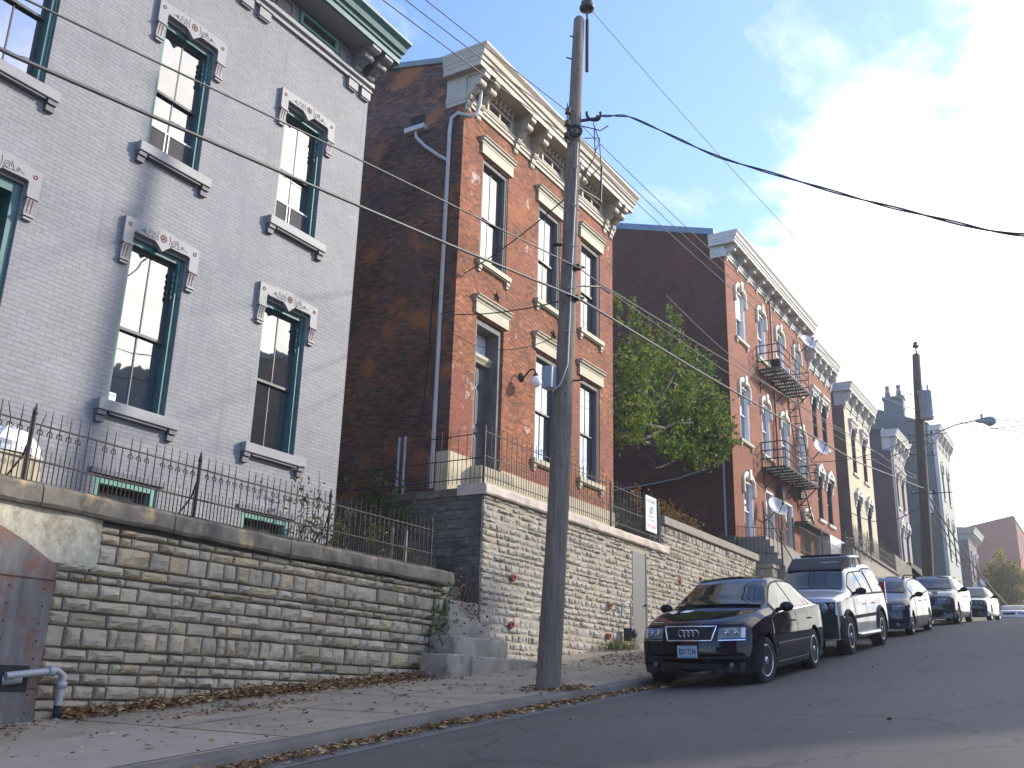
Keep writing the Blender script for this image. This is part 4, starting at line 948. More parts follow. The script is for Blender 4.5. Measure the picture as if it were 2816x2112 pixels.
mb=MB(); mb.box(-12.95,-12.7,88.45,88.59,15.6,17.4); mb.build('meter_box',M['signwhite'],T)
# steep side roof with a skylight between the mauve and blue green houses
K=thing('row_house','slate mansard roof with a small blue skylight behind the mauve house','house',(-17,84,10))
mb=MB(); mb.prism([(-22,20.5),(-15.2,20.5),(-15.6,22.3),(-17.0,24.2),(-22,24.2)],'y',84,88.5); mb.build('roof',M['slate'],K)
mb=MB(); mb.box(-22,-15.3,84.02,88.5,8,20.48); mb.build('wall',M['mauveside'],K)
mb=MB(); mb.box(-16.4,-15.4,83.85,84.01,20.6,21.4); mb.build('skylight',M['roofblue'],K)
S=thing('row_house','low rubble stone house with pale cornice below the big red gable','house',(-12,106,10))
mb=MB(); facade(mb,xa,103.2,109.2,8,15.6,[(104.2,105.2,11.5,14.0),(107,108,11.5,14.0)],.12); mb.build('front_wall',M['rubble'],S)
shell(S,xa,103.2,109.2,7,16.4,M['rubble'],M['slate'],depth=10,rise=.1)
for (a,b) in ((104.2,105.2),(107,108)): wd=window(S,xa,a,b,11.5,14.,M['sash'],M['sash'],M['glassb'],munt=False); ped_hood(wd,xa,a,b,14.,M['white_trim'])
cornice(S,xa,103.2,109.2,cprof(15.4,16.0,.8,.5),M['white_trim'],.8,.3,.5,.3)
for k in range(6): bracket(S,xa,103.4+1.12*k,16.0,.6,.6,.2,M['white_trim'],ball=.1,fancy=False)
F=thing('brick_building','big red brick building with a long sloping gable at the end of the street','building',(-12,168,8))
mb=MB(); facade(mb,xa,160,176,6,26,[(163+4*k,164.4+4*k,z,z+2.6) for k in range(3) for z in (12,17,22)],.1); mb.build('front_wall',M['brick3'],F)
shell(F,xa,160,176,6,26.9,M['brick3'],M['slate'],depth=18,rise=-.20,ridge=17.5,roofx=.3)
for k in range(3):
    for z in (12,17,22): window(F,xa,163+4*k,164.4+4*k,z,z+2.6,M['sashw'],M['sashw'],M['glassb'],munt=False)
mb=MB(); mb.box(-17.8,-16,159.9,160.02,14,18); mb.build('painted_panel',M['dish'],F)

# ------------------------------------------------------------------ iron fences
def fence(name,label,runs,m,rails=(.05,.40,.80),tall=.93,short=.52,sp=.115,r=.0085,posts=(),ph=1.0,brace=0,bent=0,scroll=False,cat='fence',pr=.022,tip=True):
    """runs: list of ((x,y,z),(x,y,z)); pickets alternate tall and short"""
    f=thing(name,label,cat,runs[0][0]); rn=random.Random(5)
    mb=MB(); mr=MB(); ms=mb
    for A_,B_ in runs:
        a,b=Vector(A_),Vector(B_); L=(b-a).length; d=(b-a)/L; n=max(2,int(L/sp)); nrm=Vector((d.y,-d.x,0))
        for h in rails: mr.tube([a+Vector((0,0,h)),b+Vector((0,0,h))],.012,5)
        for k in range(n+1):
            p=a+(b-a)*k/n
            if k%2==0:
                lx=Vector((0,0,0)); top=tall
                if bent and rn.random()<bent: lx=d*rn.uniform(-.1,.1); top*=rn.uniform(.86,1.0)
                if bent and rn.random()<bent*.4: top=rails[-1]
                mb.tube([p,p+Vector((0,0,rails[-1])),p+Vector((0,0,top))+lx],[r,r,r*.55 if tip else r],5)
                if scroll and rn.random()<.85:
                    q=p+Vector((0,0,rails[-1]-.05)); ms.tube([q,q+d*.035+Vector((0,0,-.03)),q+d*.03+Vector((0,0,-.07)),q+d*.005+Vector((0,0,-.06))],.009,4); ms.tube([q,q-d*.035+Vector((0,0,-.03)),q-d*.03+Vector((0,0,-.07))],.009,4)
            else:
                mb.tube([p,p+Vector((0,0,short))],[r,r*.6],5)
    mb.build('pickets',m,f); mr.build('rails',m,f)
    for p in posts:
        p=Vector(p); mb=MB(); mb.tube([p-Vector((0,0,.06)),p+Vector((0,0,ph))],pr,8)
        if tip: mb.lathe([(pr,0),(pr*1.5,.02),(pr*1.1,.05),(.006,.15)],p+Vector((0,0,ph)),(0,0,1),8)
        else: mb.ball(p+Vector((0,0,ph)),pr*1.15,8,5)
        if brace: mb.tube([p+Vector((0,0,ph*.72)),p+Vector((-.06,-.03,ph*.4)),p+Vector((-.28,-.12,0))],.013,6)
        mb.build('post',m,f)
    return f
fence('iron_fence','old rusty iron fence with bent spikes on the dark coping before the grey house',[((-11.08,4.0,2.31),(-11.08,10.4,2.23)),((-11.08,10.4,2.23),(-11.08,15.22,2.22))],M['rustiron'],
      rails=(.03,.29,.73),tall=.92,short=.43,sp=.066,posts=[(-11.08,y,2.2+.013*max(0,10.5-y)) for y in (6.83,9.44,12.25,15.14)],ph=.86,brace=1,bent=.14,scroll=True)
fence('iron_fence','black iron fence on the pink coping around the red brick house',[((-10.92,16.66,4.20),(-10.92,25.62,4.20)),((-10.92,16.62,4.16),(-13.0,16.62,4.16)),((-13.1,16.62,4.16),(-17,16.62,4.16))],M['iron'],
      rails=(.10,.52,1.04),tall=1.20,short=.68,sp=.105,r=.0085,posts=[(-10.92,16.62,4.1),(-10.92,22.6,4.1),(-10.92,25.0,4.1),(-10.92,25.66,4.1)],ph=1.2,pr=.028,tip=False)
f_=bpy.data.objects['iron_fence.001']
mb=MB(); mb.tube([(-13.0,16.62,4.0),(-13.0,16.62,5.35)],.03,8); mb.tube([(-13.16,16.62,4.0),(-13.16,16.62,5.35)],.03,8); mb.build('gate_post',M['steelgrey'],f_)
# leaning rusty rod in the passage
mb=MB(); mb.tube([(-13.6,16.3,3.5),(-14.2,16.3,5.1)],.022,6); tag(mb.build('iron_rod',M['rustiron']),'rusty iron rod leaning in the dark passage between the houses','rod')
mb=MB(); 
for (x,y) in ((-11.6,14.6),(-11.5,14.9)): mb.tube([(x,y,2.15),(x,y,2.95)],.03,6)
tag(mb.build('gate_stub',M['stepstone']),'pair of pale old gate posts behind the rusty fence end','post')
fence('mesh_fence','dark fence with close upright bars across the end of the leafy gap',[((-11.2,25.9,4.6),(-13.6,25.9,4.6)),((-10.95,25.75,4.15),(-11.2,26.4,4.5))],M['iron'],rails=(.1,.6,1.0),tall=1.08,short=1.0,sp=.11,posts=[(-11.2,25.9,4.3)],ph=1.2,tip=False)
fence('iron_railing','black iron railing and handrail along the apartment steps',[((-11.9,35.45,5.2),(-10.3,35.45,5.0)),((-10.95,35.6,5.85),(-10.95,39.4,5.85)),((-10.75,39.6,5.75),(-10.75,46.6,5.75))],M['iron'],rails=(.1,1.0),tall=1.18,short=1.0,sp=.14,r=.012,
      posts=[(-10.3,35.45,4.6),(-10.95,35.6,5.75),(-10.95,39.4,5.75),(-10.75,43,5.7),(-10.75,46.6,5.7)],ph=1.25,pr=.035)
o=bpy.data.objects['iron_railing']
mb=MB(); mb.tube([(-9.4,35.7,2.7),(-9.4,35.7,3.75),(-10.95,35.7,6.75)],.025,6); mb.build('handrail',M['iron'],o)
# concrete steps to the apartments
mb=MB(); zb_=zs(37.5)+.08
for k in range(12): mb.box(-10.95,-9.35-.13*k,35.62,39.4,zb_-.4 if k==0 else zb_+.24*k-.002,zb_+.24*(k+1))
tag(mb.build('concrete_steps',M['copinggrey']),'grey concrete steps up to the apartment door behind the silver car','steps')
rf=fence('ornamental_fence','low wrought iron fence with big rings before the white basement panel',[((-10.6,46.7,6.4),(-10.6,52.0,6.9))],M['iron'],rails=(.05,.95),tall=1.15,short=.95,sp=.42,r=.012,posts=[(-10.6,46.7,6.4),(-10.6,49.4,6.6),(-10.6,52,6.9)],ph=1.1)
mb=MB()
for k in range(6): mb.torus((-10.6,47.2+.85*k,6.92+.08*k),.36,.012,(1,0,0),20,5)
mb.build('rings',M['iron'],rf)
fence('iron_fence','black spiked iron fence sloping before the cream house',[((-11.0,50.0,7.45),(-11.0,60.4,7.25))],M['iron'],rails=(.1,.45,.85),tall=1.15,short=1.0,sp=.2,r=.016,posts=[(-11,50,7.4),(-11,53.5,7.35),(-11,57,7.3),(-11,60.4,7.2)],ph=1.2,scroll=True)

# ------------------------------------------------------------------ sign on the fence
sg=thing('rental_sign','white sign with red bottom lettering hanging on the black iron fence','sign',(-10.85,25.0,4.9))
mb=MB(); mb.box(-10.885,-10.86,24.70,25.42,4.38,5.36); mb.build('board',M['signwhite'],sg,bevel=.004)
text('lettering','FOR RENT',M['signgrey'],sg,.145,FX((-10.859,25.06,5.22)),sx=.92)
mb=MB(); mb.torus((-10.857,25.06,4.98),.10,.012,(1,0,0),20,5); mb.box(-10.858,-10.854,25.035,25.085,4.91,5.06)
mb.build('emblem',M['signblue'],sg)
text('small_lettering','APARTMENTS',M['signblue'],sg,.07,FX((-10.859,25.06,4.80))); text('small_lettering','CALL TODAY',M['signgrey'],sg,.06,FX((-10.859,25.06,4.70)))
mb=MB(); mb.box(-10.86,-10.857,24.74,25.38,4.635,4.645); mb.build('rule',M['signgrey'],sg)
text('red_lettering','CITY VIEW',M['signred'],sg,.135,FX((-10.859,25.06,4.52)),sx=.95)

# ------------------------------------------------------------------ utility poles
def polex(a,b,r0,r1,n=14,k=12):
    a,b=Vector(a),Vector(b); mb=MB(); pts=[];rr=[]
    for i in range(k+1):
        t=i/k; pts.append(a+(b-a)*t+Vector((.02*math.sin(t*5),.02*math.sin(t*4),0))); rr.append((r0+(r1-r0)*t)*(1+.025*math.sin(t*31)))
    pts.append(pts[-1]+(b-a).normalized()*.05); rr.append(rr[-1]*.7)
    mb.tube(pts,rr,n); return mb
P1=thing('utility_pole','tall weathered wooden utility pole standing on the near sidewalk','pole',(-7.45,13.3,.2))
pa=Vector((-7.45,13.27,.0)); pb=Vector((-7.40,14.06,12.35))
def on(z): return pa+(pb-pa)*((z-pa.z)/(pb.z-pa.z))
polex(pa,pb,.188,.105).build('shaft',M['polewood'],P1)
mb=MB(); q=on(12.3)
mb.tube([q+Vector((.12,.06,-1.1)),q+Vector((.12,.06,.05))],.035,6); mb.tube([q+Vector((.12,.06,0)),q+Vector((.10,.08,.30))],.018,6)
mb.build('pin',M['rustiron'],P1)
mb=MB(); mb.lathe([(.05,0),(.14,.03),(.15,.07),(.12,.12),(.10,.14),(.12,.17),(.10,.22),(.07,.24),(.08,.28),(.05,.3)],q+Vector((.10,.08,.28)),(0,0,1),14); mb.build('insulator',M['porcelain'],P1)
def spool(mb,c,y): mb.lathe([(.03,-.05),(.055,-.045),(.05,-.02),(.035,0),(.05,.02),(.055,.045),(.03,.05)],c,(0,0,1),10)
mb=MB()
for z in (10.12,9.86,9.60): spool(mb,on(z)+Vector((-.02,-.26,0)),0)
b0=on(9.86); mb.tube([b0+Vector((-.02,-.26,-.42)),b0+Vector((-.02,-.26,.42))],.012,5)
for z in (10.22,9.5): mb.tube([on(z)+Vector((-.02,-.28,0)),on(z)],.018,5)
mb.build('insulator_rack',M['rustiron'],P1)
mb=MB(); c=on(10.18)+Vector((.16,.10,0))
mb.torus(c+Vector((.12,.08,.04)),.13,.028,(.6,-.8,0),18,6,-.3,3.6); mb.tube([on(10.05),c+Vector((.22,.12,-.05))],.03,6)
cc=on(9.72)+Vector((.10,-.17,0)); mb.torus(cc,.115,.026,(.5,-.86,0),20,6); mb.torus(cc,.075,.016,(.5,-.86,0),18,5)
mb.build('cable_coil',M['cable'],P1)
mb=MB()
for k,(a,b) in enumerate((((.1,.05,0),(.55,.25,-.02)),((.28,.18,.1),(.30,.2,-.5)),((.3,.18,0),(.12,.16,-.9)))):
    z=9.95-.02*k; p=on(z)+Vector(a); e=on(z)+Vector(b); m_=(p+e)/2+Vector((.09,.05,-.10)); mb.tube([p,m_,e],.011,5)
p=on(9.7); mb.tube([p+Vector((.15,.1,0)),p+Vector((.35,.3,.05)),p+Vector((.36,.35,-.5)),p+Vector((.15,.12,-.9))],.012,5)
mb.build('jumper_wires',M['cable'],P1)
mb=MB(); pts=[on(z)+Vector((.105+.004*(10-z)+.02,-.10-.005*(10-z),0)) for z in (9.5,8,6.5,5.6,5.2,4.9,4.75)]; pts[-1]=on(4.72)+Vector((-.06,-.22,0)); pts[-2]=on(4.85)+Vector((.08,-.2,0))
mb.tube(pts,.013,6); 
for z in (9,8.2,7.4,6.6,5.8): mb.tube([on(z)+Vector((.10,-.17,0)),on(z)+Vector((.2,-.05,0))],.008,4)
mb.build('conduit',M['steel'],P1)
mb=MB(); c=Vector((-7.56,13.36,4.97)); mb.box(c.x-.09,c.x+.09,c.y-.09,c.y+.09,c.z-.19,c.z+.19); bx=mb.build('meter_box',M['steelgrey'],P1,bevel=.012)
mb=MB(); mb.box(c.x-.07,c.x+.07,c.y-.10,c.y-.091,c.z-.165,c.z+.165); mb.build('box_cover',M['steelgrey'],bx)
mb=MB()
def clamp(f):
    global mb
    mb=MB(); f(); mb.build('cable_clamp',M['blackp'],P1)
for z in (7.02,6.44):
  def f(z=z): mb.box(on(z).x-.03,on(z).x+.24,on(z).y-.05,on(z).y+.05,z-.04,z+.04); mb.tube([on(z)+Vector((.1,-.2,0)),on(z)+Vector((.26,.10,.02))],.02,6)
  clamp(f)
for q0,q1,r in ((on(4.95)+Vector((.1,0,0)),on(4.95)+Vector((.3,.12,.02)),.016),(on(7.5)+Vector((-.12,-.06,0)),on(7.5)+Vector((-.25,-.16,0)),.03),(on(11.9),on(11.9)+Vector((-.12,-.16,.02)),.014),(on(11.4),on(11.4)+Vector((-.16,-.18,.02)),.014)):
    mb=MB(); mb.tube([q0,q1],r,5); mb.build('step_bolt',M['blackp'],P1)
mb=MB(); rn=random.Random(3)
for k in range(26):
    z=rn.uniform(1,11.5); an=rn.uniform(-2.2,.3); r=.188-.083*z/12.35; mb.ball(on(z)+Vector((math.cos(an)*r,math.sin(an)*r,0)),.014,6,4)
mb.build('nail_head',M['rustiron'],P1)
# standing rod bracket carrying cables right of the pole
mb=MB(); mb.tube([(-7.3,14.72,8.75),(-7.3,14.78,9.55)],.022,6); mb.tube([(-7.3,14.72,8.78),(-7.38,13.95,8.72)],.016,5); mb.build('standoff_bracket',M['iron'],P1); mb=MB(); mb.tube([(-7.25,15.0,7.02),(-7.25,14.6,7.0),(-7.4,13.8,6.75)],.018,5); mb.build('standoff_bracket',M['iron'],P1)

P2=thing('utility_pole','dark distant utility pole with grey transformer and street lamp arm','pole',(-7.73,49.3,4))
qa=Vector((-7.72,49.4,3.7)); qb=Vector((-7.22,50.0,16.75))
def on2(z): return qa+(qb-qa)*((z-qa.z)/(qb.z-qa.z))
polex(qa,qb,.27,.19,12,8).build('shaft',M['polewood2'],P2)
mb=MB(); mb.lathe([(.05,0),(.03,.3),(.16,.36),(.16,.45),(.10,.5),(.13,.56),(.06,.66)],on2(16.75)+Vector((0,0,.05)),(0,0,1),10); mb.build('insulator',M['porcelain'],P2)
mb=MB(); c=on2(14.0)+Vector((.35,-.25,0)); mb.lathe([(.29,-.72),(.31,-.68),(.31,.62),(.34,.64),(.34,.70),(.1,.76)],c,(0,0,1),18)
for d in (-.15,.18): mb.lathe([(.05,0),(.06,.1),(.045,.15),(.07,.22),(.04,.3),(.03,.42)],c+Vector((d*.8,.1,.73)),(0,0,1),8)
tr=mb.build('transformer',M['steelgrey'],P2)
mb=MB()
for z in (12.6,12.2,11.6,9.7):
    mb.tube([on2(z)+Vector((-.55,-.1,.05)),on2(z),on2(z)+Vector((.6,.1,-.05))],.025,5)
    for s in (-.5,.5): mb.lathe([(.05,0),(.08,.03),(.05,.08),(.07,.13)],on2(z)+Vector((s,0,.02)),(0,0,1),8)
for z in (14.6,13.9,13.2): mb.tube([on2(z),on2(z)+Vector((-.5,-.3,.1)),on2(z)+Vector((-.7,-.35,-.1))],.025,5)
mb.build('insulator_bracket',M['porcelain'],P2)
mb=MB(); mb.tube([(on2(12.15)),(-6.6,49.5,12.55),(-5.7,49.4,12.82),(-4.65,49.3,12.92)],.035,6); mb.tube([on2(11.8),(-6.4,49.5,12.5)],.018,5); ar=mb.build('lamp_arm',M['steelgrey'],P2)
mb=MB(); mb.lathe([(.05,-.1),(.10,.0),(.12,.2),(.18,.34),(.22,.52),(.20,.68),(.11,.79),(.02,.8)],(-4.75,49.3,12.87),(1,-.03,-.12),16); mb.ball((-4.24,49.3,12.70),.18,12,8,(1.1,1,.8)); mb.tube([(-4.55,49.3,12.95),(-4.55,49.3,13.18)],.06,8); mb.build('lamp_head',M['steelgrey'],ar)

# ------------------------------------------------------------------ cables
def cable(label,pts,r,m='cable',sag=0,n=14,name='utility_cable',cat='cable',group=None):
    P=[]
    for a,b in zip(pts,pts[1:]):
        a,b=Vector(a),Vector(b)
        for k in range(n): t=k/n; P.append(a+(b-a)*t-Vector((0,0,sag*4*t*(1-t))))
    P.append(Vector(pts[-1])); mb=MB(); mb.tube(P,r,6); return tag(mb.build(name,M[m]),label,cat,group)
c1=[(-7.2,y,z) for y,z in ((-6,4.1),(3.7,4.9),(7.1,5.40),(9.88,5.82),(13.62,6.42))]
cable('thick lower grey bundle cable running along the street to the near pole',c1,.019,'cableg')
cable('thick lower cable sloping uphill from the near pole to the far pole',[(-7.2,13.62,6.42),(-7.25,19.34,6.83),(-7.3,35.05,8.1),(-7.4,49.24,9.86)],.022,'cableg')
c2=[(-7.2,y,z) for y,z in ((-6,4.5),(3.6,5.44),(7.0,5.99),(9.83,6.42),(13.7,6.99))]
cable('upper twin cable along the street that meets the near pole above the thick one',c2,.011,'cableg')
c2b=[(-7.2,13.7,6.99),(-7.25,14.6,7.06),(-7.25,19.4,7.48),(-7.3,32.6,8.73),(-7.4,43.5,9.66),(-7.4,47.5,10.1)]
cable('upper twin cable sloping uphill past the apartments to the far pole',c2b,.011,'cableg')
cable('slack thin cable hanging just under the upper twin cable uphill of the pole',[(-7.22,14.6,7.02),(-7.3,32.0,8.35),(-7.4,47.5,10.0)],.008,'cableg',.18)
cable('thin cable spiralling close above the upper twin cable before the apartments',[(-7.18,17.5,7.9),(-7.28,24.0,7.98),(-7.35,40.0,9.4)],.009,'cableg',.10)
cable('bare top wire from the porcelain insulator of the near pole uphill',[(-7.3,14.15,12.72),(-7.25,52,17.3)],.009,'cable',.55,24)
cable('bare top wire leaving the near pole insulator out of the top of the view',[(-7.3,14.15,12.72),(-7.2,-8,10.5)],.009,'cable',.3,20)
for k,(z,zb,lab) in enumerate(((10.12,8.9,'topmost'),(9.86,8.65,'middle'),(9.60,8.35,'lowest'))):
    cable(lab+' of the three thin wires above the grey roof edge',[on(z)+Vector((-.02,-.26,0)),(-7.6,-3,zb-.65)],.010,'cable',.1)
    cable(lab+' of the three thin wires beyond the near pole crossing the sky uphill',[on(z)+Vector((-.02,-.24,0)),(-7.3,49.6,14.5-.35*k)],.009,'cable',.95,24)
# twisted service cable over the street
th=[Vector((-7.1,14.15,10.2)),Vector((-6.2,13.6,9.62)),Vector((-4.45,13.0,8.0)),Vector((-2.2,12.2,6.3)),Vector((-.46,11.6,5.1)),Vector((3.5,10.5,3.7+.2)),Vector((6.6,9.7,4.3))]
P=[];P2_=[]
for a,b in zip(th,th[1:]):
    for k in range(14):
        t=k/14; p=a+(b-a)*t; P.append(p)
P.append(th[-1]); 
for it in range(6): P=[P[0]]+[(P[i-1]+P[i]*2+P[i+1])/4 for i in range(1,len(P)-1)]+[P[-1]]
mb=MB(); mb.tube([p+Vector((0,.014*math.sin(i*.55),.014*math.cos(i*.55))) for i,p in enumerate(P)],.012,6); mb.tube([p-Vector((0,.014*math.sin(i*.55),.014*math.cos(i*.55))) for i,p in enumerate(P)],.011,6)
tag(mb.build('service_cable',M['cable']),'heavy black twisted service cable crossing the sky over the street','cable')
cable('dark service wire dropping from the pole to the brick house corner',[on(8.55),(-12.0,17.15,9.25),(-12.08,17.0,9.22)],.013,'cable',.10,name='service_wire')
cable('service wire from the pole to the shaded side of the brick house',[on(6.45),(-12.5,16.95,8.28)],.012,'cable',.12,name='service_wire')
cable('thin slack wire between the pole and the brick house drainpipe',[on(5.85),(-12.35,16.9,7.95)],.007,'cableg',.45,name='service_wire')
cable('thin drop wire from the far pole to the cream house front',[on2(12.2),(-11.9,57.5,13.5)],.02,'cable',.3,name='service_wire')
cable('thin drop wire from the far pole across to the apartment fire escape',[on2(12.7),(-11.9,46.5,11.0)],.018,'cable',.4,name='service_wire')
cable('slack grey wire from the far pole to the cream house porch',[on2(9.3),(-11.6,53,9.6)],.02,'cableg',.7,name='service_wire')
cable('slack grey wire from the far pole to the mauve house',[on2(9.3),(-11.8,68.5,10.5)],.025,'cableg',.5,name='service_wire')
cable('level wire from the far pole over the street beside the lamp',[on2(12.6),(8,46,12.2)],.018,'cable',.25,name='service_wire')
cable('wire from the far transformer sloping down over the street',[on2(13.9),(9,41,9.5)],.018,'cable',.7,name='service_wire')
cable('second wire from the far transformer sloping lower over the street',[on2(13.7),(9,40,8.6)],.018,'cable',.9,name='service_wire')
cable('long wire below the lamp crossing from the far pole to the other side',[on2(9.7),(8,45,9.0)],.018,'cable',.2,name='service_wire')
for k in range(3):
    cable(('heavy grey bundle cable dipping uphill beyond the far pole','second grey cable dipping uphill beyond the far pole','lowest grey cable dipping uphill beyond the far pole')[k],[on2(10.0-.4*k),(-4.6,95,7.0-.25*k)],.04-.008*k,'cableg',2.6+.3*k,20)

# ------------------------------------------------------------------ cars
def pchip(X,Y):
    n=len(X); h=[X[i+1]-X[i] for i in range(n-1)]; d=[(Y[i+1]-Y[i])/h[i] for i in range(n-1)]
    m=[d[0]]+[0 if d[i-1]*d[i]<=0 else 2*d[i-1]*d[i]/(d[i-1]+d[i]) for i in range(1,n-1)]+[d[-1]]
    def f(x):
        if x<=X[0]: return Y[0]
        if x>=X[-1]: return Y[-1]
        i=0
        while x>X[i+1]: i+=1
        t=(x-X[i])/h[i]
        return (2*t**3-3*t*t+1)*Y[i]+(t**3-2*t*t+t)*h[i]*m[i]+(-2*t**3+3*t*t)*Y[i+1]+(t**3-t*t)*h[i]*m[i+1]
    return f
class Car:
    """local axes: y from front bumper to tail, z up from the ground, x across"""
    def __init__(s,name,label,x,y,spec):
        s.sp=spec; z=zs(y+spec['L']/2)+crown(x); 
        pit=math.atan2(zs(y+spec['wh'][1])-zs(y+spec['wh'][0]),spec['wh'][1]-spec['wh'][0])
        z=zs(y+spec['wh'][0])+crown(x)-math.tan(pit)*spec['wh'][0]
        s.root=thing(name,label,'car',(x,y,z)); s.root.rotation_euler=(pit,0,spec.get('yaw',0)); k=spec.get('k',1); s.root.scale=(k,k,k*spec.get('zk',1))
        S=spec['st']; Y=[a[0] for a in S]
        s.ztop,s.zbelt,s.w,s.wt=[pchip(Y,[a[i] for a in S]) for i in (1,2,3,4)]
        s.L=spec['L']; s.pc=spec.get('pc',.28); s.rc=spec.get('rc',.16); s.zb=spec.get('zb',.2); s.wr=spec.get('wr',.32)
    def put(s,mb,name,m,p=None,bevel=0,fix=False):
        o=mb.build(name,m,None,fix=fix,bevel=bevel); o.parent=p or s.root; return o
    def warp(s,p):
        x,y,z=p; W=s.sp['W']/2; u=min(1,abs(x)/W)
        y+=s.pc*u**2.6*max(0,1-y/1.05)**1.1; y-=s.rc*u**2.6*max(0,1-(s.L-y)/.9)
        return (x,y,z)
    def fx(s,y,z):
        w=s.w(y); zb_=s.zbelt(y); x=w-.055*max(0,(.48-z)/.3)**2
        if z>.6: x-=.035*((z-.6)/max(.05,zb_-.6))**2
        return x
    def arch(s,y):
        zb=s.zb; r=s.wr+.055
        for wy in s.sp['wh']:
            d=abs(y-wy)
            if d<r: zb=max(zb,s.wr+math.sqrt(r*r-d*d))
        return zb
    def sec(s,y):
        zb=s.arch(y); zt=s.ztop(y); zl=min(s.zbelt(y),zt-.01); wt=s.wt(y); pts=[]
        zb=min(zb,zl-.02)
        pts.append((0,zb)); pts.append((s.fx(y,zb)-.06,zb))
        for t in (0,.12,.3,.5,.7,.86,.97,1): z=zb+(zl-zb)*t; pts.append((s.fx(y,z),z))
        x0=s.fx(y,zl); hs=max(.0,zt-zl)
        for t in (.25,.5,.75,.93): pts.append((x0+(wt-x0)*t+.03*math.sin(math.pi*t)*min(1,hs),zl+(zt-.03*min(1,hs/.2)-zl)*t))
        pts.append((wt-.035,zt-.012*min(1,hs/.2))); pts.append((wt*.6,zt+.012)); pts.append((wt*.3,zt+.02)); pts.append((0,zt+.022))
        return pts
    def glassline(s,y,t):
        zt=s.ztop(y); zl=min(s.zbelt(y),zt-.01); x0=s.fx(y,zl); wt=s.wt(y); hs=max(0,zt-zl)
        return x0+(wt-x0)*t+.03*math.sin(math.pi*t)*min(1,hs), zl+(zt-.03*min(1,hs/.2)-zl)*t
    def body(s,m):
        ys=set([0,.004,.02,.04,.06,.09,.13,.18,.25,.35,.45])|{s.L-a for a in (0,.01,.03,.06,.1,.16,.25,.35)}
        ys|={.5+k*(s.L-1)/56 for k in range(57)}; r=s.wr+.055
        for wy in s.sp['wh']: ys|={wy-r*math.cos(math.pi*k/18) for k in range(19)}|{wy-r-.004,wy+r+.004}
        ys=sorted(y for y in ys if 0<=y<=s.L); P=[]
        for y in ys:
            h=s.sec(y); row=[(x,y,z) for x,z in h]+[(-x,y,z) for x,z in h[::-1]]; P.append([s.warp(p) for p in row])
        mb=MB(); mb.grid(P,flip=False); mb.add(P[0],[tuple(range(len(P[0])))]); mb.add(P[-1],[tuple(range(len(P[0])))[::-1]])
        s.bodyo=s.put(mb,'body',m,fix=True)
        md=s.bodyo.modifiers.new('e','EDGE_SPLIT'); md.split_angle=rad(38)
        mb=MB(); mb.box(-s.sp['W']/2+.24,s.sp['W']/2-.24,.5,s.L-.5,s.zb-.02,s.wr*2); mb.box(-s.sp['W']/2+.1,s.sp['W']/2-.1,.35,s.L-.3,s.zb+.05,s.wr+.25) if False else None
        s.put(mb,'underbody',M['under'])
    def sidepatch(s,name,m,y0,y1,f0,f1,off=.006,n=14,k=6,glass=False,p=None,both=True):
        out=[]
        for sg in ((1,-1) if both else (1,)):
            P=[]
            for i in range(n+1):
                y=y0+(y1-y0)*i/n; row=[]
                for j in range(k+1):
                    t=j/k
                    if glass: a=f0(y) if callable(f0) else f0; b=f1(y) if callable(f1) else f1; x,z=s.glassline(y,a+(b-a)*t); row.append(s.warp((sg*(x+off),y,z+off*.3)))
                    else:
                        a=f0(y) if callable(f0) else f0; b=f1(y) if callable(f1) else f1; z=a+(b-a)*t; row.append(s.warp((sg*(s.fx(y,z)+off),y,z)))
                P.append(row)
            mb=MB(); mb.grid(P,flip=(sg>0)); out.append(s.put(mb,name,m,p))
        return out
    def toppatch(s,name,m,y0,y1,inset=.06,off=.008,n=12,k=10,inset1=None,p=None):
        P=[]; i1=inset if inset1 is None else inset1
        for i in range(n+1):
            y=y0+(y1-y0)*i/n; w=s.wt(y)-(inset+(i1-inset)*i/n); zt=s.ztop(y); row=[]
            for j in range(k+1):
                x=-w+2*w*j/k; q=abs(x)/s.wt(y); row.append(s.warp((x,y-off*.5*(1 if s.ztop(y+.02)>zt else -1),zt+.024*(1-q*q)+off)))
            P.append(row)
        mb=MB(); mb.grid(P); return s.put(mb,name,m,p)
    def ynose(s,z):
        lo,hi=0,.3
        if z<=s.ztop(0): return 0
        for _ in range(30):
            mid=(lo+hi)/2
            if s.ztop(mid)<z: lo=mid
            else: hi=mid
        return lo
    def front(s,name,m,x0,x1,z0,z1,off=.012,n=8,k=5,p=None,poly=None,taper=0,thick=0):
        """patch lying on the nose"""
        P=[]
        for j in range(k+1):
            t=j/k; z=z0+(z1-z0)*t; row=[]
            for i in range(n+1):
                u=i/n; a=x0+taper*(1-t); b=x1-taper*(1-t) if poly is None else x1
                x=a+(b-a)*u; q=s.warp((x,s.ynose(z),z)); row.append((q[0],q[1]-off,q[2]))
            P.append(row)
        mb=MB(); mb.grid(P)
        return s.put(mb,name,m,p)
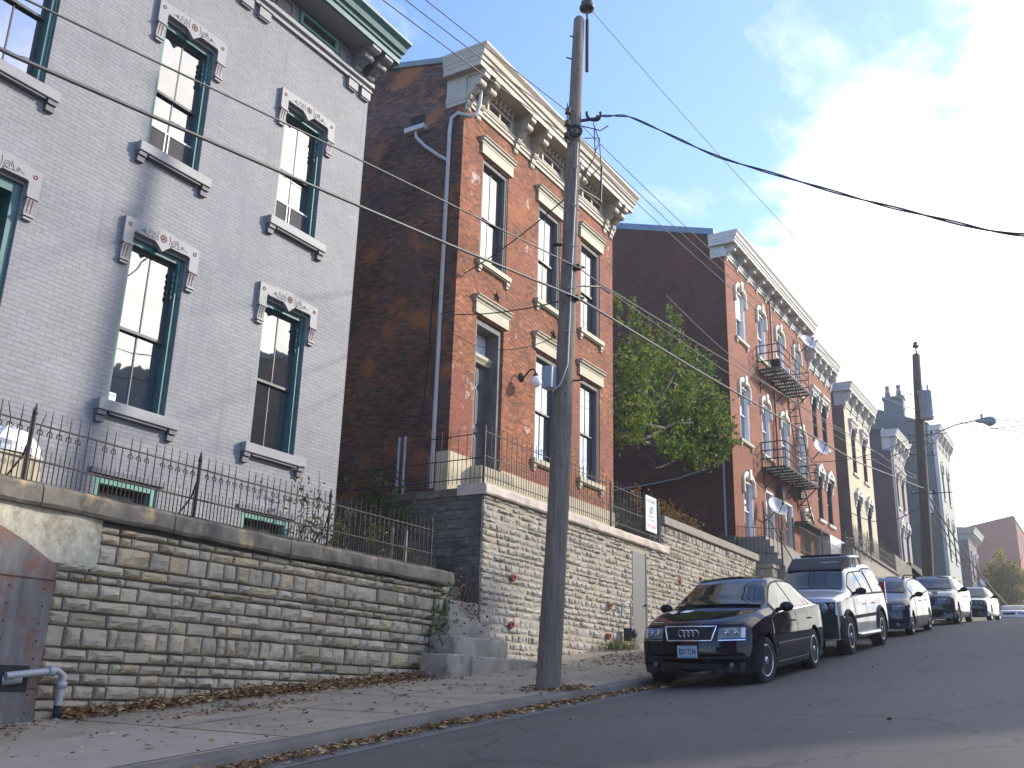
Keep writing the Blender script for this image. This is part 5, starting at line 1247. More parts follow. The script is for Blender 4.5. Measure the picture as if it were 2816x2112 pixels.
    def wheels(s,tw=.2,rimr=.21,spokes=7,turn=0,xo=None):
        W=s.sp['W']/2; r=s.wr
        for fi,wy in enumerate(s.sp['wh']):
            for sg in (1,-1):
                x=sg*((xo or W-.02)-tw/2); mb=MB()
                mb.lathe([(rimr,-tw/2+.02),(r*.86,-tw/2),(r*.96,-tw/2+.02),(r,-tw/2+.05),(r*1.002,0),(r,tw/2-.05),(r*.96,tw/2-.02),(r*.86,tw/2),(rimr,tw/2-.02)],(0,0,0),(sg,0,0),28)
                wo=s.put(mb,'wheel',M['tyre']); wo.location=(x,wy,r)
                if fi==0 and turn: wo.rotation_euler=(0,0,turn)
                mb=MB(); mb.lathe([(rimr*1.01,tw/2-.05),(rimr*1.03,tw/2-.012),(rimr*.93,tw/2-.015),(rimr*.90,tw/2-.06)],(0,0,0),(sg,0,0),28)
                for k in range(spokes):
                    a=2*math.pi*k/spokes; c,d=math.cos(a),math.sin(a)
                    mb.obox((sg*(tw/2-.035),c*rimr*.5,d*rimr*.5),(.012,0,0),(0,c*rimr*.47,d*rimr*.47),(0,-d*rimr*.10,c*rimr*.10))
                mb.lathe([(rimr*.26,tw/2-.05),(rimr*.24,tw/2-.014),(.02,tw/2-.01)],(0,0,0),(sg,0,0),14)
                ro=s.put(mb,'rim',M['rim'],wo); 
                mb=MB(); mb.lathe([(rimr*.95,tw/2-.075),(.01,tw/2-.07)],(0,0,0),(sg,0,0),20); s.put(mb,'brake_disc',M['under'],wo)
    def mirrors(s,y,z,m):
        for sg in (1,-1):
            x=s.w(y)-.02; mb=MB(); mb.ball((sg*(x+.12),y,z),.10,12,8,(1.15,.62,.72)); mb.tube([(sg*(x-.06),y,z-.05),(sg*(x+.08),y,z-.02)],.035,6); s.put(mb,'mirror',m)
    def handles(s,ys,z,m):
        for y in ys:
            for sg in (1,-1):
                mb=MB(); x=s.fx(y,z); mb.tube([(sg*(x-.005),y-.09,z),(sg*(x+.03),y-.06,z),(sg*(x+.03),y+.06,z),(sg*(x-.005),y+.09,z)],.014,6); s.put(mb,'door_handle',m)
    def seam(s,ys,z0,z1):
        for y in ys:
            for sg in (1,-1):
                mb=MB(); n=8; P=[]
                for j in range(n+1):
                    z=z0+(z1-z0)*j/n; x=s.fx(y,z)+.006; P.append([s.warp((sg*x,y-.006,z)),s.warp((sg*x,y+.006,z))])
                mb.grid(P,flip=sg<0); s.put(mb,'door_seam',M['under'])
def platetext(car,t,y,z,x=0):
    mb=MB(); mb.box(x-.155,x+.155,y-.012,y,z-.08,z+.08); pl=car.put(mb,'licence_plate',M['platewhite'])
    if t:
        o=text('plate_lettering',t,M['plateink'],None,.105,FYN((x,y-.013,z-.004)),.001,.62,.004); o.parent=pl
        mb=MB(); mb.box(x-.15,x+.15,y-.0135,y-.012,z-.078,z-.058); mb.box(x-.11,x+.11,y-.0135,y-.012,z+.058,z+.075); b=car.put(mb,'plate_band',M['signblue'],pl)
    return pl

# dark sedan at the near end of the row
sed=dict(k=1.06,zk=1.09,L=4.95,W=1.86,wh=(.92,3.68),wr=.33,zb=.20,pc=.36,rc=.22,st=[
 (0,.44,.40,.84,.80),(.012,.56,.50,.86,.80),(.04,.66,.60,.875,.80),(.08,.76,.70,.885,.79),(.14,.835,.77,.895,.78),(.35,.90,.83,.91,.78),(.7,.97,.89,.925,.79),(1.1,1.025,.935,.93,.79),(1.38,1.055,.955,.93,.78),
 (1.75,1.23,.965,.93,.70),(2.1,1.40,.98,.93,.61),(2.35,1.465,.985,.93,.575),(2.75,1.49,.99,.93,.56),(3.2,1.475,1.0,.93,.555),(3.6,1.40,1.01,.925,.58),(4.0,1.22,1.02,.92,.65),(4.25,1.11,1.02,.91,.71),(4.6,1.07,1.0,.88,.74),(4.82,1.04,.97,.85,.73),(4.92,.92,.86,.83,.72),(4.95,.62,.56,.80,.70)])
c=Car('parked_car','dark navy sedan with four ring grille emblem parked at the near end of the row',-6.0,15.30,sed); c.body(M['carblack'])
c.toppatch('windscreen',M['carglass'],1.44,2.26,.075,.012,inset1=.06); c.toppatch('rear_window',M['carglass'],3.55,4.18,.10,.012)
c.sidepatch('window_surround',M['blackp'],1.52,4.14,.0,.93,.003,n=24,glass=True)
for (y0,y1) in ((1.62,2.60),(2.66,3.55),(3.60,4.02)): c.sidepatch('side_window',M['carglass'],y0,y1,.07,.88,glass=True)
c.sidepatch('window_trim',M['chrome'],1.6,4.05,.0,.05,.008,glass=True,k=1)
for (y0,y1) in ((1.52,2.62),(2.64,3.34)):
    ds=c.sidepatch('door',M['carblack'],y0,y1,lambda y:max(.34,c.arch(y)+.02),lambda y:c.zbelt(y)-.012,.004,p=None)
c.seam((1.51,2.63,3.36),.34,.95); c.handles((2.42,3.42),.83,M['carblack'])
c.sidepatch('side_moulding',M['chrome'],1.42,3.28,.535,.55,.012,k=1); c.sidepatch('side_moulding',M['blackp'],1.42,3.28,.47,.534,.010,k=1)
c.sidepatch('sill_strip',M['chrome'],1.45,3.2,.275,.292,.012,k=1)
g=c.front('grille',M['blackp'],-.40,.40,.645,.825,.016,taper=.06)
# chrome rim of the grille and the four rings
def nosept(x,z,off): q=c.warp((x,c.ynose(z),z)); return Vector((q[0],q[1]-off,q[2]))
mb=MB(); loop=[(-.405,.828),(.405,.828),(.345,.642),(-.345,.642)]; pts=[]
for (a,b) in zip(loop,loop[1:]+loop[:1]):
    for k in range(10): t=k/10; pts.append(nosept(a[0]+(b[0]-a[0])*t,a[1]+(b[1]-a[1])*t,.02))
mb.tube(pts+[pts[0]],.013,6); c.put(mb,'grille_surround',M['chrome'],g)
mb=MB()
for k in range(4): mb.torus(nosept(-.108+.072*k,.737,.035),.050,.0075,(0,1,.25),22,6)
c.put(mb,'ring_emblem',M['chrome'],g)
mb=MB(); mb.box(-.30,-.18,-.0,.001,.64,.655); 
for sg in (1,-1):
    a,b=(.44,.80) if sg>0 else (-.80,-.44)
    h=c.front('headlight',M['lens'],a,b,.665,.81,.014)
    mb=MB()
    for xx in (.54,.66): q=nosept(sg*xx,.737,.014); mb.torus(q,.046,.007,(0,1,.25),18,6); mb.ball(q,.022,10,6,(1,.3,1))
    c.put(mb,'reflector',M['chrome'],h)
    c.front('turn_signal',M['amber'] if False else M['blind'],.745*sg if sg>0 else -.80,.80 if sg>0 else -.745,.675,.80,.017,p=h)
    c.front('headlight_strip',M['chrome'],a,b,.640,.652,.016,p=h)
    mb=MB(); mb.ball(nosept(sg*.60,.32,-.01),.034,10,6,(1,.4,1)); c.put(mb,'fog_lamp',M['lens'])
c.front('lower_intake',M['under'],-.48,.48,.27,.34,.012); c.front('bumper_strip',M['blackp'],-.80,.80,.40,.435,.012)
platetext(c,'EDY 7134',-.012,.50,-.02); c.wheels(.22,.215,9,turn=rad(-9)); c.mirrors(1.72,1.045,M['carblack'])
mb=MB()
for sg in (-1,): 
    for k in (0,1): mb.tube([(-.55+.62*k,1.50,1.07),(-.2+.62*k,1.56,1.12),(.05+.55*k,1.60,1.14)],.011,5)
c.put(mb,'wiper',M['blackp'])
mb=MB(); y=.78; mb.add([(-.42,y,c.ztop(y)+.024),(-.26,y-.02,c.ztop(y-.02)+.026),(-.22,y+.16,c.ztop(y+.16)+.024),(-.38,y+.18,c.ztop(y+.18)+.022)],[(0,1,2,3)]); pp=c.put(mb,'paper_note',M['paper']); 
# keep the note as its own thing lying on the bonnet
pm=c.root.matrix_basis; pp.parent=None; pp.data.transform(pm); tag(pp,'white folded paper lying on the bonnet of the dark sedan','paper')

# silver off-road car with roof rack
suv=dict(k=1.03,zk=1.01,L=5.1,W=1.86,wh=(.92,4.06),wr=.40,zb=.36,pc=.20,rc=.10,st=[
 (0,.60,.55,.88,.84),(.012,.80,.72,.89,.82),(.03,.95,.88,.90,.80),(.06,1.10,1.02,.905,.79),(.10,1.16,1.08,.91,.78),(.4,1.20,1.11,.92,.78),(.9,1.24,1.13,.925,.79),(1.35,1.27,1.15,.93,.78),(1.5,1.32,1.16,.93,.77),
 (1.85,1.56,1.17,.93,.70),(2.1,1.72,1.18,.93,.655),(2.3,1.765,1.18,.93,.64),(2.9,1.79,1.18,.93,.635),(3.4,1.80,1.18,.93,.635),(3.6,1.86,1.18,.93,.635),(4.3,1.87,1.18,.93,.64),(4.75,1.82,1.18,.925,.66),(4.9,1.70,1.18,.92,.70),(5.02,1.25,1.12,.91,.76),(5.08,1.0,.9,.90,.80),(5.1,.7,.6,.88,.8)])
c=Car('parked_car','silver off-road car with black roof fairing and rack behind the dark sedan',-5.98,21.12,suv); c.body(M['carsilver'])
c.toppatch('windscreen',M['carglass'],1.52,2.16,.07,.012,inset1=.05)
c.sidepatch('window_surround',M['blackp'],1.66,4.80,.02,.91,.003,n=24,glass=True)
for (y0,y1,t1) in ((1.72,2.62,.86),(2.72,3.50,.86),(3.62,4.72,.86)): c.sidepatch('side_window',M['carglass'],y0,y1,.08,t1,glass=True)
for (y0,y1) in ((1.55,2.66),(2.68,3.55)): c.sidepatch('door',M['carsilver'],y0,y1,lambda y:max(.46,c.arch(y)+.02),lambda y:c.zbelt(y)-.012,.004)
c.seam((1.54,2.67,3.57),.46,1.12); c.handles((2.48,3.4),1.0,M['carsilver'])
c.sidepatch('side_moulding',M['greyp'],1.5,3.5,.72,.79,.014,k=1)
c.sidepatch('bumper_side',M['blackp'],.0,.62,lambda y:max(.37,c.arch(y)+.01),.82,.012,n=10); c.front('bumper',M['blackp'],-.87,.87,.38,.84,.014)
for wy in suv['wh']:
    for sg in (1,-1):
        mb=MB(); P=[]
        for k in range(21):
            a=math.pi*(-.06+1.12*k/20); row=[]
            for (rr,dx) in ((.455,.0),(.462,.035),(.50,.04),(.535,.012)):
                y=wy-rr*math.cos(a); z=.40+rr*math.sin(a); row.append((sg*(c.fx(y,min(z,1.1))+dx),y,z))
            P.append(row)
        mb.grid(P,flip=sg<0); c.put(mb,'fender_flare',M['greyp'])
c.front('grille',M['blackp'],-.42,.42,.88,1.07,.016)
for sg in (1,-1):
    a,b=(.44,.84) if sg>0 else (-.84,-.44)
    c.front('lamp_panel',M['blackp'],a,b,.84,1.09,.016)
    mb=MB(); q=Vector(c.warp((sg*.60,c.ynose(.97),.97))); mb.lathe([(.10,0),(.10,.012),(.07,.022),(.01,.026)],q-Vector((0,.012,0)),(0,-1,.1),18); h=c.put(mb,'headlight',M['lens'])
    mb=MB(); mb.torus(q-Vector((0,.02,0)),.10,.010,(0,1,0),20,6); c.put(mb,'headlight_ring',M['chrome'],h)
    mb=MB(); q=Vector(c.warp((sg*.77,c.ynose(1.0),1.0))); mb.ball(q-Vector((0,.015,0)),.055,10,6,(1,.35,1.2)); c.put(mb,'turn_signal',M['lens'])
    mb=MB(); mb.box(sg*.80-.06 if sg>0 else -.86,.86 if sg>0 else sg*.80+.06,.20,.215,.79,.812); c.put(mb,'side_marker',M['redlens']) if False else None
c.sidepatch('side_marker',M['redlens'],.24,.42,.775,.80,.02,n=3,k=1)
for sg in (1,-1): mb=MB(); mb.tube([(sg*.90,1.42,.42),(sg*.98,1.55,.38),(sg*.98,3.45,.38),(sg*.90,3.58,.42)],.045,10); c.put(mb,'step_bar',M['rim'])
# roof fairing and rack
mb=MB(); mb.prism([(2.02,1.745),(2.10,1.80),(2.55,2.01),(2.80,2.03),(2.80,1.80)],'x',-.60,.60); rk=c.put(mb,'roof_fairing',M['greyp'],bevel=.03)
o=text('fairing_lettering','NISSAN',M['steelgrey'],None,.10,basis((1,0,0),(0,.9,.43),(0,-.43,.9),(.28,2.32,1.905)),.004,1.2); o.parent=rk
mb=MB()
for sg in (1,-1):
    mb.tube([(sg*.57,2.72,1.80),(sg*.57,2.78,2.03),(sg*.57,3.9,2.04),(sg*.57,4.1,1.90)],.03,8)
    for y in (3.1,3.6): mb.tube([(sg*.57,y,1.80),(sg*.57,y,2.03)],.022,6)
for y in (2.85,3.3,3.75): mb.tube([(-.57,y,2.02),(.57,y,2.02)],.022,6)
c.put(mb,'roof_rack',M['rim'])
mb=MB(); mb.box(-.5,.4,2.9,3.7,2.045,2.10); c.put(mb,'rack_tray',M['blackp'])
for sg in (1,-1): mb=MB(); mb.box(min(sg*.78,sg*.90),max(sg*.78,sg*.90),4.98,5.06,.95,1.45); c.put(mb,'tail_light',M['redlens'])
c.wheels(.26,.235,6,xo=.95); c.mirrors(1.75,1.28,M['blackp'])

# dark blue hatchback
hat=dict(L=4.75,W=1.80,wh=(.85,3.72),wr=.33,zb=.22,pc=.36,rc=.14,st=[
 (0,.46,.40,.80,.76),(.015,.62,.55,.83,.77),(.05,.74,.67,.85,.77),(.10,.83,.76,.87,.76),(.3,.94,.86,.89,.76),(.7,1.06,.95,.90,.77),(1.05,1.15,1.0,.90,.76),(1.4,1.34,1.03,.90,.70),(1.75,1.50,1.05,.90,.63),(2.05,1.58,1.07,.90,.60),
 (2.6,1.62,1.09,.90,.59),(3.3,1.60,1.13,.895,.59),(3.9,1.53,1.17,.88,.60),(4.3,1.40,1.18,.86,.64),(4.55,1.2,1.1,.84,.68),(4.7,.95,.88,.82,.7),(4.75,.6,.55,.80,.7)])
def simple_car(name,label,x,y,sp,paint,ws,rw,sides,doors,hz,lens,mir,grille,rails=False,mould=None,amber=False,round4=False):
    c=Car(name,label,x,y,sp); c.body(M[paint]); c.toppatch('windscreen',M['carglass'],ws[0],ws[1],.07,.012,inset1=.06)
    if rw: c.toppatch('rear_window',M['carglass'],rw[0],rw[1],.10,.012)
    c.sidepatch('window_surround',M['blackp'],sides[0][0]-.08,sides[-1][1]+.1,.0,.92,.003,n=24,glass=True)
    for a,b in sides: c.sidepatch('side_window',M['carglass'],a,b,.08,.87,glass=True)
    for a,b in doors: c.sidepatch('door',M[paint],a,b,lambda q:max(c.zb+.12,c.arch(q)+.02),lambda q:c.zbelt(q)-.012,.004)
    c.seam([d[0] for d in doors]+[doors[-1][1]],c.zb+.12,hz+.1); c.handles([d[1]-.2 for d in doors],hz,M[paint])
    if mould: c.sidepatch('side_moulding',M[mould],doors[0][0]-.05,doors[-1][1],.50,.55,.012,k=1)
    x0,x1,z0,z1=lens
    for sg in (1,-1):
        a,b=(x0,x1) if sg>0 else (-x1,-x0)
        if round4:
            c.front('headlight_panel',M['blackp'],a,b,z0,z1,.012)
            for q in (.36,.72):
                xx=sg*(x0+(x1-x0)*q-.04); p=Vector(c.warp((xx,c.ynose((z0+z1)/2),(z0+z1)/2))); mb=MB(); mb.lathe([(.072,0),(.072,.025),(.05,.04),(.01,.045)],p-Vector((0,.008,0)),(0,-1,.1),16); c.put(mb,'headlight',M['lens'])
            c.front('turn_signal',M['amber'],(x1-.05)*sg if sg>0 else -x1,x1 if sg>0 else -(x1-.05),z0,z1,.02)
        else:
            h=c.front('headlight',M['lens'],a,b,z0,z1,.014); q=Vector(c.warp((sg*(x0+x1)/2,c.ynose((z0+z1)/2),(z0+z1)/2))); mb=MB(); mb.torus(q-Vector((0,.014,0)),(z1-z0)*.34,.012,(0,1,.2),16,5); c.put(mb,'reflector',M['chrome'],h)
            if amber: c.sidepatch('turn_signal',M['amber'],.30,.42,z0+.06,z1,.012,n=3,k=1)
        p=Vector(c.warp((sg*.60,0,.33))); mb=MB(); mb.ball(p,.055,10,6,(1,.4,1)); c.put(mb,'fog_lamp',M['lens'])
    c.front('grille',M['blackp'],-grille[0],grille[0],grille[1],grille[2],.014); c.front('lower_intake',M['under'],-.5,.5,c.zb+.06,c.zb+.16,.012)
    c.wheels(.2,.21,7); c.mirrors(*mir,M['blackp'])
    if rails:
        mb=MB()
        for sg in (1,-1): mb.tube([(sg*.55,1.9,1.57),(sg*.55,2.1,1.66),(sg*.55,3.6,1.67),(sg*.55,3.95,1.56)],.025,6)
        c.put(mb,'roof_rail',M['blackp'])
    return c
simple_car('parked_car','dark blue hatchback with tall rounded nose behind the silver off-road car',-5.95,28.85,hat,'carblue',(1.12,1.98),(4.2,4.58),((1.5,2.42),(2.50,3.35),(3.42,4.05)),((1.45,2.46),(2.48,3.40)),.93,(.50,.80,.72,.86),(1.5,1.12),(.28,.62,.74),rails=True,amber=True)
lin=dict(sed); lin.update(L=5.2,wh=(.95,4.05),st=[(a[0]*5.2/4.95,)+a[1:] for a in sed['st']])
simple_car('parked_car','dark taupe sedan with slanted headlights between the hatchback and the green car',-5.95,37.15,lin,'cartaupe',(1.52,2.36),(3.75,4.38),((1.72,2.72),(2.80,3.75),(3.8,4.2)),((1.62,2.75),(2.77,3.5)),.84,(.42,.80,.63,.79),(1.85,1.05),(.34,.60,.76),mould='chrome')
bm=dict(k=1.05,L=5.3,W=1.82,wh=(1.3,4.4),wr=.325,zb=.21,pc=.16,rc=.14,st=[
 (0,.50,.44,.84,.80),(.012,.62,.56,.86,.80),(.03,.72,.66,.87,.79),(.05,.80,.74,.875,.78),(.12,.85,.79,.88,.77),(.6,.92,.86,.905,.77),(1.2,.97,.90,.91,.77),(1.65,1.0,.93,.91,.76),(2.05,1.20,.94,.91,.69),(2.4,1.37,.95,.91,.62),(2.65,1.42,.95,.91,.60),(3.1,1.44,.95,.91,.59),(3.6,1.42,.95,.905,.60),(4.0,1.32,.96,.90,.63),(4.35,1.12,.96,.89,.70),(4.6,1.03,.95,.87,.73),(5.15,1.0,.93,.84,.73),(5.27,.88,.82,.82,.72),(5.3,.6,.55,.80,.7)])
simple_car('parked_car','dark green boxy sedan with four round headlights near the hill crest',-5.95,47.1,bm,'cargreen',(1.72,2.56),(4.02,4.48),((1.98,2.9),(2.98,3.85),(3.9,4.25)),((1.95,2.93),(2.95,3.7)),.80,(.36,.82,.63,.77),(2.1,1.02),(.30,.62,.77),mould='chrome',round4=True)
simple_car('parked_car','white sedan half hidden beyond the crest of the street',-5.65,63.2,dict(bm,W=1.86,pc=.22),'carwhite',(1.72,2.56),(4.02,4.48),((1.98,2.9),(2.98,3.85)),((1.95,2.93),(2.95,3.7)),.80,(.42,.78,.66,.78),(2.1,1.02),(.30,.64,.76),mould='greyp')

# ------------------------------------------------------------------ plants
def leaf(mb,p,s,rn,flat=0,smooth=False):
    if flat: n=Vector((rn.uniform(-flat,flat),rn.uniform(-flat,flat),1)).normalized()
    else:
        n=Vector((rn.gauss(0,1),rn.gauss(0,1),rn.gauss(.35,1)))
        n=n.normalized() if n.length>1e-3 else Vector((0,0,1))
    a=n.orthogonal().normalized(); a=Matrix.Rotation(rn.uniform(0,6.283),3,n)@a; b=n.cross(a); s2=s*rn.uniform(.42,.6); c=n*s*rn.uniform(-.2,.28)
    p=Vector(p); mb.add([p-a*s,p-b*s2+c,p+a*s*1.05,p+b*s2+c],[(0,1,2),(0,2,3)])
def leafcrown(mb,cl,size,rn):
    for (x,y,z,rx,ry,rz,n) in cl:
        # leaves gather on sprays inside the cluster
        sp=[]
        for _ in range(max(3,n//14)):
            while True:
                u=Vector((rn.uniform(-1,1),rn.uniform(-1,1),rn.uniform(-1,1)))
                if .3<u.length<1 or (u.length<=.3 and rn.random()<.3): break
            sp.append((Vector((x+u.x*rx,y+u.y*ry,z+u.z*rz)),Vector((u.x*.5+rn.gauss(0,.3),u.y*.5+rn.gauss(0,.3),.35+rn.gauss(0,.35))).normalized()))
        for k in range(n):
            c,d=sp[k%len(sp)]; t=rn.uniform(-.3,.45)
            p=c+d*t+Vector((rn.gauss(0,.06),rn.gauss(0,.06),rn.gauss(0,.06))); leaf(mb,p,size*rn.uniform(.65,1.25),rn)
def limb(mb,a,b,r0,r1,rn,wob=.12,n=6):
    a,b=Vector(a),Vector(b); L=(b-a).length; pts=[];rr=[]
    for i in range(n+1):
        t=i/n; o=Vector((rn.gauss(0,1),rn.gauss(0,1),rn.gauss(0,1)))*wob*L*.25*(0 if i in(0,n) else 1); pts.append(a+(b-a)*t+o); rr.append(r0+(r1-r0)*t)
    mb.tube(pts,rr,7); return pts
rn=random.Random(21)
T1=thing('pear_tree','leafy green tree with upright shoots filling the gap between the brick buildings','tree',(-13.6,28.2,4.9))
mb=MB(); limb(mb,(-13.7,27.2,4.7),(-13.5,27.4,8.2),.20,.15,rn); 
base=Vector((-13.5,27.4,8.2))
tips=[(-12.7,31.2,10.6),(-12.5,33.4,10.0),(-12.8,29.4,11.2),(-12.9,27.2,10.2),(-12.3,34.2,9.0),(-12.7,33.6,11.8),(-12.6,31.2,7.9),(-12.8,31.6,12.4)]
for t in tips:
    pp=limb(mb,base+Vector((0,rn.uniform(0,.4),rn.uniform(-.4,.3))),t,.085,.02,rn,.35,7)
    for k in range(5):
        q=pp[rn.randint(3,7)]; limb(mb,q,q+Vector((rn.gauss(0,.5),rn.gauss(.1,.6),rn.uniform(-.2,1.0))),.02,.006,rn,.3,4)
for k in range(70): q=Vector((rn.uniform(-13.4,-12.2),rn.uniform(27.2,33.0),rn.uniform(8.6,11.8))); limb(mb,q,q+Vector((rn.gauss(0,.3),rn.gauss(0,.5),rn.uniform(-.1,.8))),.011,.004,rn,.4,4)
sh=[(-12.7,28.5,11.3,1.1),(-12.7,28.0,12.0,.8),(-12.6,31.0,12.3,1.35),(-12.6,31.8,12.3,1.2),(-12.6,30.1,11.7,.9),(-12.5,34.4,11.9,.9),(-12.5,35.0,11.8,.9),(-12.5,33.5,11.9,.8),(-12.6,32.6,12.1,.7),(-12.7,26.9,11.7,.8),(-12.6,29.2,11.4,1.1)]
for (x,y,z,h) in sh: limb(mb,(x,y,z-.4),(x+rn.gauss(0,.05),y+rn.gauss(0,.08),z+h),.014,.005,rn,.05,4)
mb.build('trunk',M['bark'],T1)
mb=MB(); leafcrown(mb,[(-12.6,27.5,9.3,.7,.9,1.5,1300),(-12.8,28.9,10.9,.8,1.2,.8,900),(-12.9,28.9,9.3,.7,1.0,1.0,450),(-12.6,27.4,7.9,.5,.7,.5,330),
  (-12.7,31.3,11.2,.9,1.5,.8,1200),(-12.6,33.2,10.7,.9,1.1,.9,1300),(-12.3,33.4,9.6,.9,1.1,1.2,3000),(-12.1,33.6,9.0,.65,.8,.65,1900),(-12.6,32.2,9.2,.9,1.1,1.1,1900),(-12.7,31.0,9.9,1.0,1.2,1.0,700),(-12.4,30.3,8.2,.5,1.1,.35,520),(-12.4,32.3,8.3,.7,.8,.45,520)],.082,rn)
for (x,y,z,h) in sh:
    for k in range(int(140*h)):
        t=rn.uniform(-.35,1); leaf(mb,(x+rn.gauss(0,.085),y+rn.gauss(0,.10),z+h*t),.075*rn.uniform(.7,1.2),rn)
mb.build('crown',M['leafpear'],T1)
T2=thing('street_tree','yellow green autumn tree before the big red building at the end of the street','tree',(-9.9,110,3.5))
mb=MB(); limb(mb,(-9.9,110,3.2),(-9.9,110,10),.3,.2,rn)
for k in range(14): limb(mb,(-9.9,110,9+rn.uniform(-1,1)),(-9.9+rn.gauss(0,1.4),110+rn.gauss(0,1.2),rn.uniform(10.5,15)),.1,.02,rn,.2,5)
mb.build('trunk',M['bark'],T2)
mb=MB(); leafcrown(mb,[(-11.0,109.6,10.2,1.2,1.3,1.7,2000),(-9.4,110,10.0,1.4,1.3,1.6,2200),(-10.2,110,12.4,1.5,1.2,1.4,2200),(-9.2,110,12.9,1.0,1.2,1.2,700),(-11.2,110,13.0,.7,.8,1.0,350),(-8.3,110,11.5,.8,1,1.6,600),(-10.1,110,14.6,.6,.7,.7,260)],.15,rn); mb.build('crown',M['leafaut'],T2)
def bush(name,label,m,cl,size,stems,cat='plant'):
    t=thing(name,label,cat,cl[0][:3]); mb=MB()
    for a,b in stems:
        pp=limb(mb,a,b,.014,.005,rn,.3,5)
    mb.build('stems',M['bark'],t); mb=MB(); leafcrown(mb,cl,size,rn); mb.build('leaves',M[m],t); return t
bush('vine','green vine spilling over the end of the old stone wall beside the steps','leafvine',[(-10.86,15.15,1.2,.06,.22,.55,90),(-10.8,15.3,.65,.12,.25,.4,120),(-10.95,15.45,1.7,.1,.2,.25,50),(-10.75,15.1,.5,.12,.2,.25,60)],.055,[((-10.8,15.2,.3),(-10.86,15.1,1.9)),((-10.8,15.35,.3),(-10.9,15.5,1.8))])
bush('creeper','pale straggling creeper behind the rusty fence at the grey house corner','leafvine',[(-11.75,12.6,2.7,.2,.35,.4,170),(-11.8,13.2,2.5,.2,.4,.4,170),(-11.9,12.5,3.3,.1,.3,.3,40),(-11.6,14.1,2.5,.3,.3,.35,150)],.05,[((-11.8,12.6,2.1),(-11.9,12.4,3.5)),((-11.8,13.1,2.1),(-11.9,12.8,3.7)),((-11.7,13.3,2.1),(-11.8,13.6,3.2))])
bush('vine','yellow green vine climbing in the dark passage under the leaning rod','leafvine',[(-13.3,16.2,3.9,.5,.15,.35,170),(-13.0,16.2,3.5,.5,.15,.4,170),(-13.9,16.2,4.2,.25,.12,.35,70)],.06,[((-13.3,16.3,2.6),(-13.6,16.2,4.6)),((-13.1,16.3,2.6),(-12.9,16.2,4.2))])
bush('shrub','rusty brown shrub growing above the concrete coped wall','leafrust',[(-11.8,27.6,5.25,.3,.6,.35,420),(-11.8,28.9,5.3,.35,.8,.3,520),(-11.9,30.4,5.15,.3,.9,.25,320),(-12.0,26.9,5.6,.3,.4,.3,150)],.075,[((-11.8,27.5+.4*k,4.9),(-11.8+rn.gauss(0,.1),27.4+.42*k,5.6)) for k in range(8)])
bush('shrub','sparse dark green shrub behind the close barred fence','leafvine',[(-12.6,26.2,5.0,.5,.4,.5,260),(-12.2,25.9,4.7,.4,.2,.4,160)],.07,[((-12.5,26.2,4.0),(-12.6,26.2,5.6)),((-12.2,26,4.0),(-12.3,26.3,5.4))])
bush('weed','dry red weeds standing on the upper stone step','leafred',[(-11.0,16.25,1.75,.15,.22,.3,130),(-11.1,16.35,2.05,.1,.15,.2,50),(-10.75,16.4,1.35,.12,.3,.25,70)],.035,[((-11,16.1+.06*k,1.4),(-11.05,16.05+.08*k,2.2+rn.uniform(-.3,.2))) for k in range(7)])
def tuft(label,x,y,z,n,h,sp):
    mb=MB()
    for k in range(n):
        p=Vector((x+rn.gauss(0,sp),y+rn.gauss(0,sp),z)); d=Vector((rn.gauss(0,.5),rn.gauss(0,.5),1)).normalized()*h*rn.uniform(.5,1.2); s=Vector((rn.gauss(0,1),rn.gauss(0,1),0)).normalized()*.006
        m_=p+d*.6; e=p+d+Vector((d.x*.6,d.y*.6,-abs(d.x+d.y)*.2)); mb.add([p-s,p+s,m_+s*.7,m_-s*.7,e],[(0,1,2,3),(3,2,4)])
    return tag(mb.build('grass_tuft',M['grass']),label,'grass')
tuft('rough grass clump by the gas meter at the foot of the pale wall',-10.35,21.9,zw(-10.3,21.9),420,.30,.22)
tuft('small green grass tuft at the end of the lowest stone step',-10.1,17.55,zw(-10.1,17.5),80,.10,.06)
tuft('thin grass growing from the pavement joint before the old wall',-9.6,9.4,zw(-9.6,9.4),160,.035,.22)
tuft('dry grass around the foot of the wooden pole on the kerb side',-7.25,13.45,zw(-7.2,13.4),160,.07,.14)
# gas meter by the flush door
gm=thing('gas_meter','small grey gas meter with bent pipe beside the flush steel door','meter',(-10.65,23.2,1.2))
z0=zw(-10.6,23.2); mb=MB(); mb.box(-10.78,-10.55,23.02,23.3,z0+.12,z0+.42); mb.lathe([(.09,0),(.10,.05),(.02,.08)],(-10.55,23.16,z0+.30),(1,0,0),12); mb.build('body',M['greyp'],gm,bevel=.01)
mb=MB(); mb.tube([(-10.66,23.22,z0+.4),(-10.66,23.22,z0+.95),(-10.66,23.14,z0+1.04),(-10.68,23.0,z0+1.05),(-10.72,22.86,z0+.98),(-10.74,22.82,z0+.7)],.028,8); mb.build('pipe',M['steelgrey'],gm)
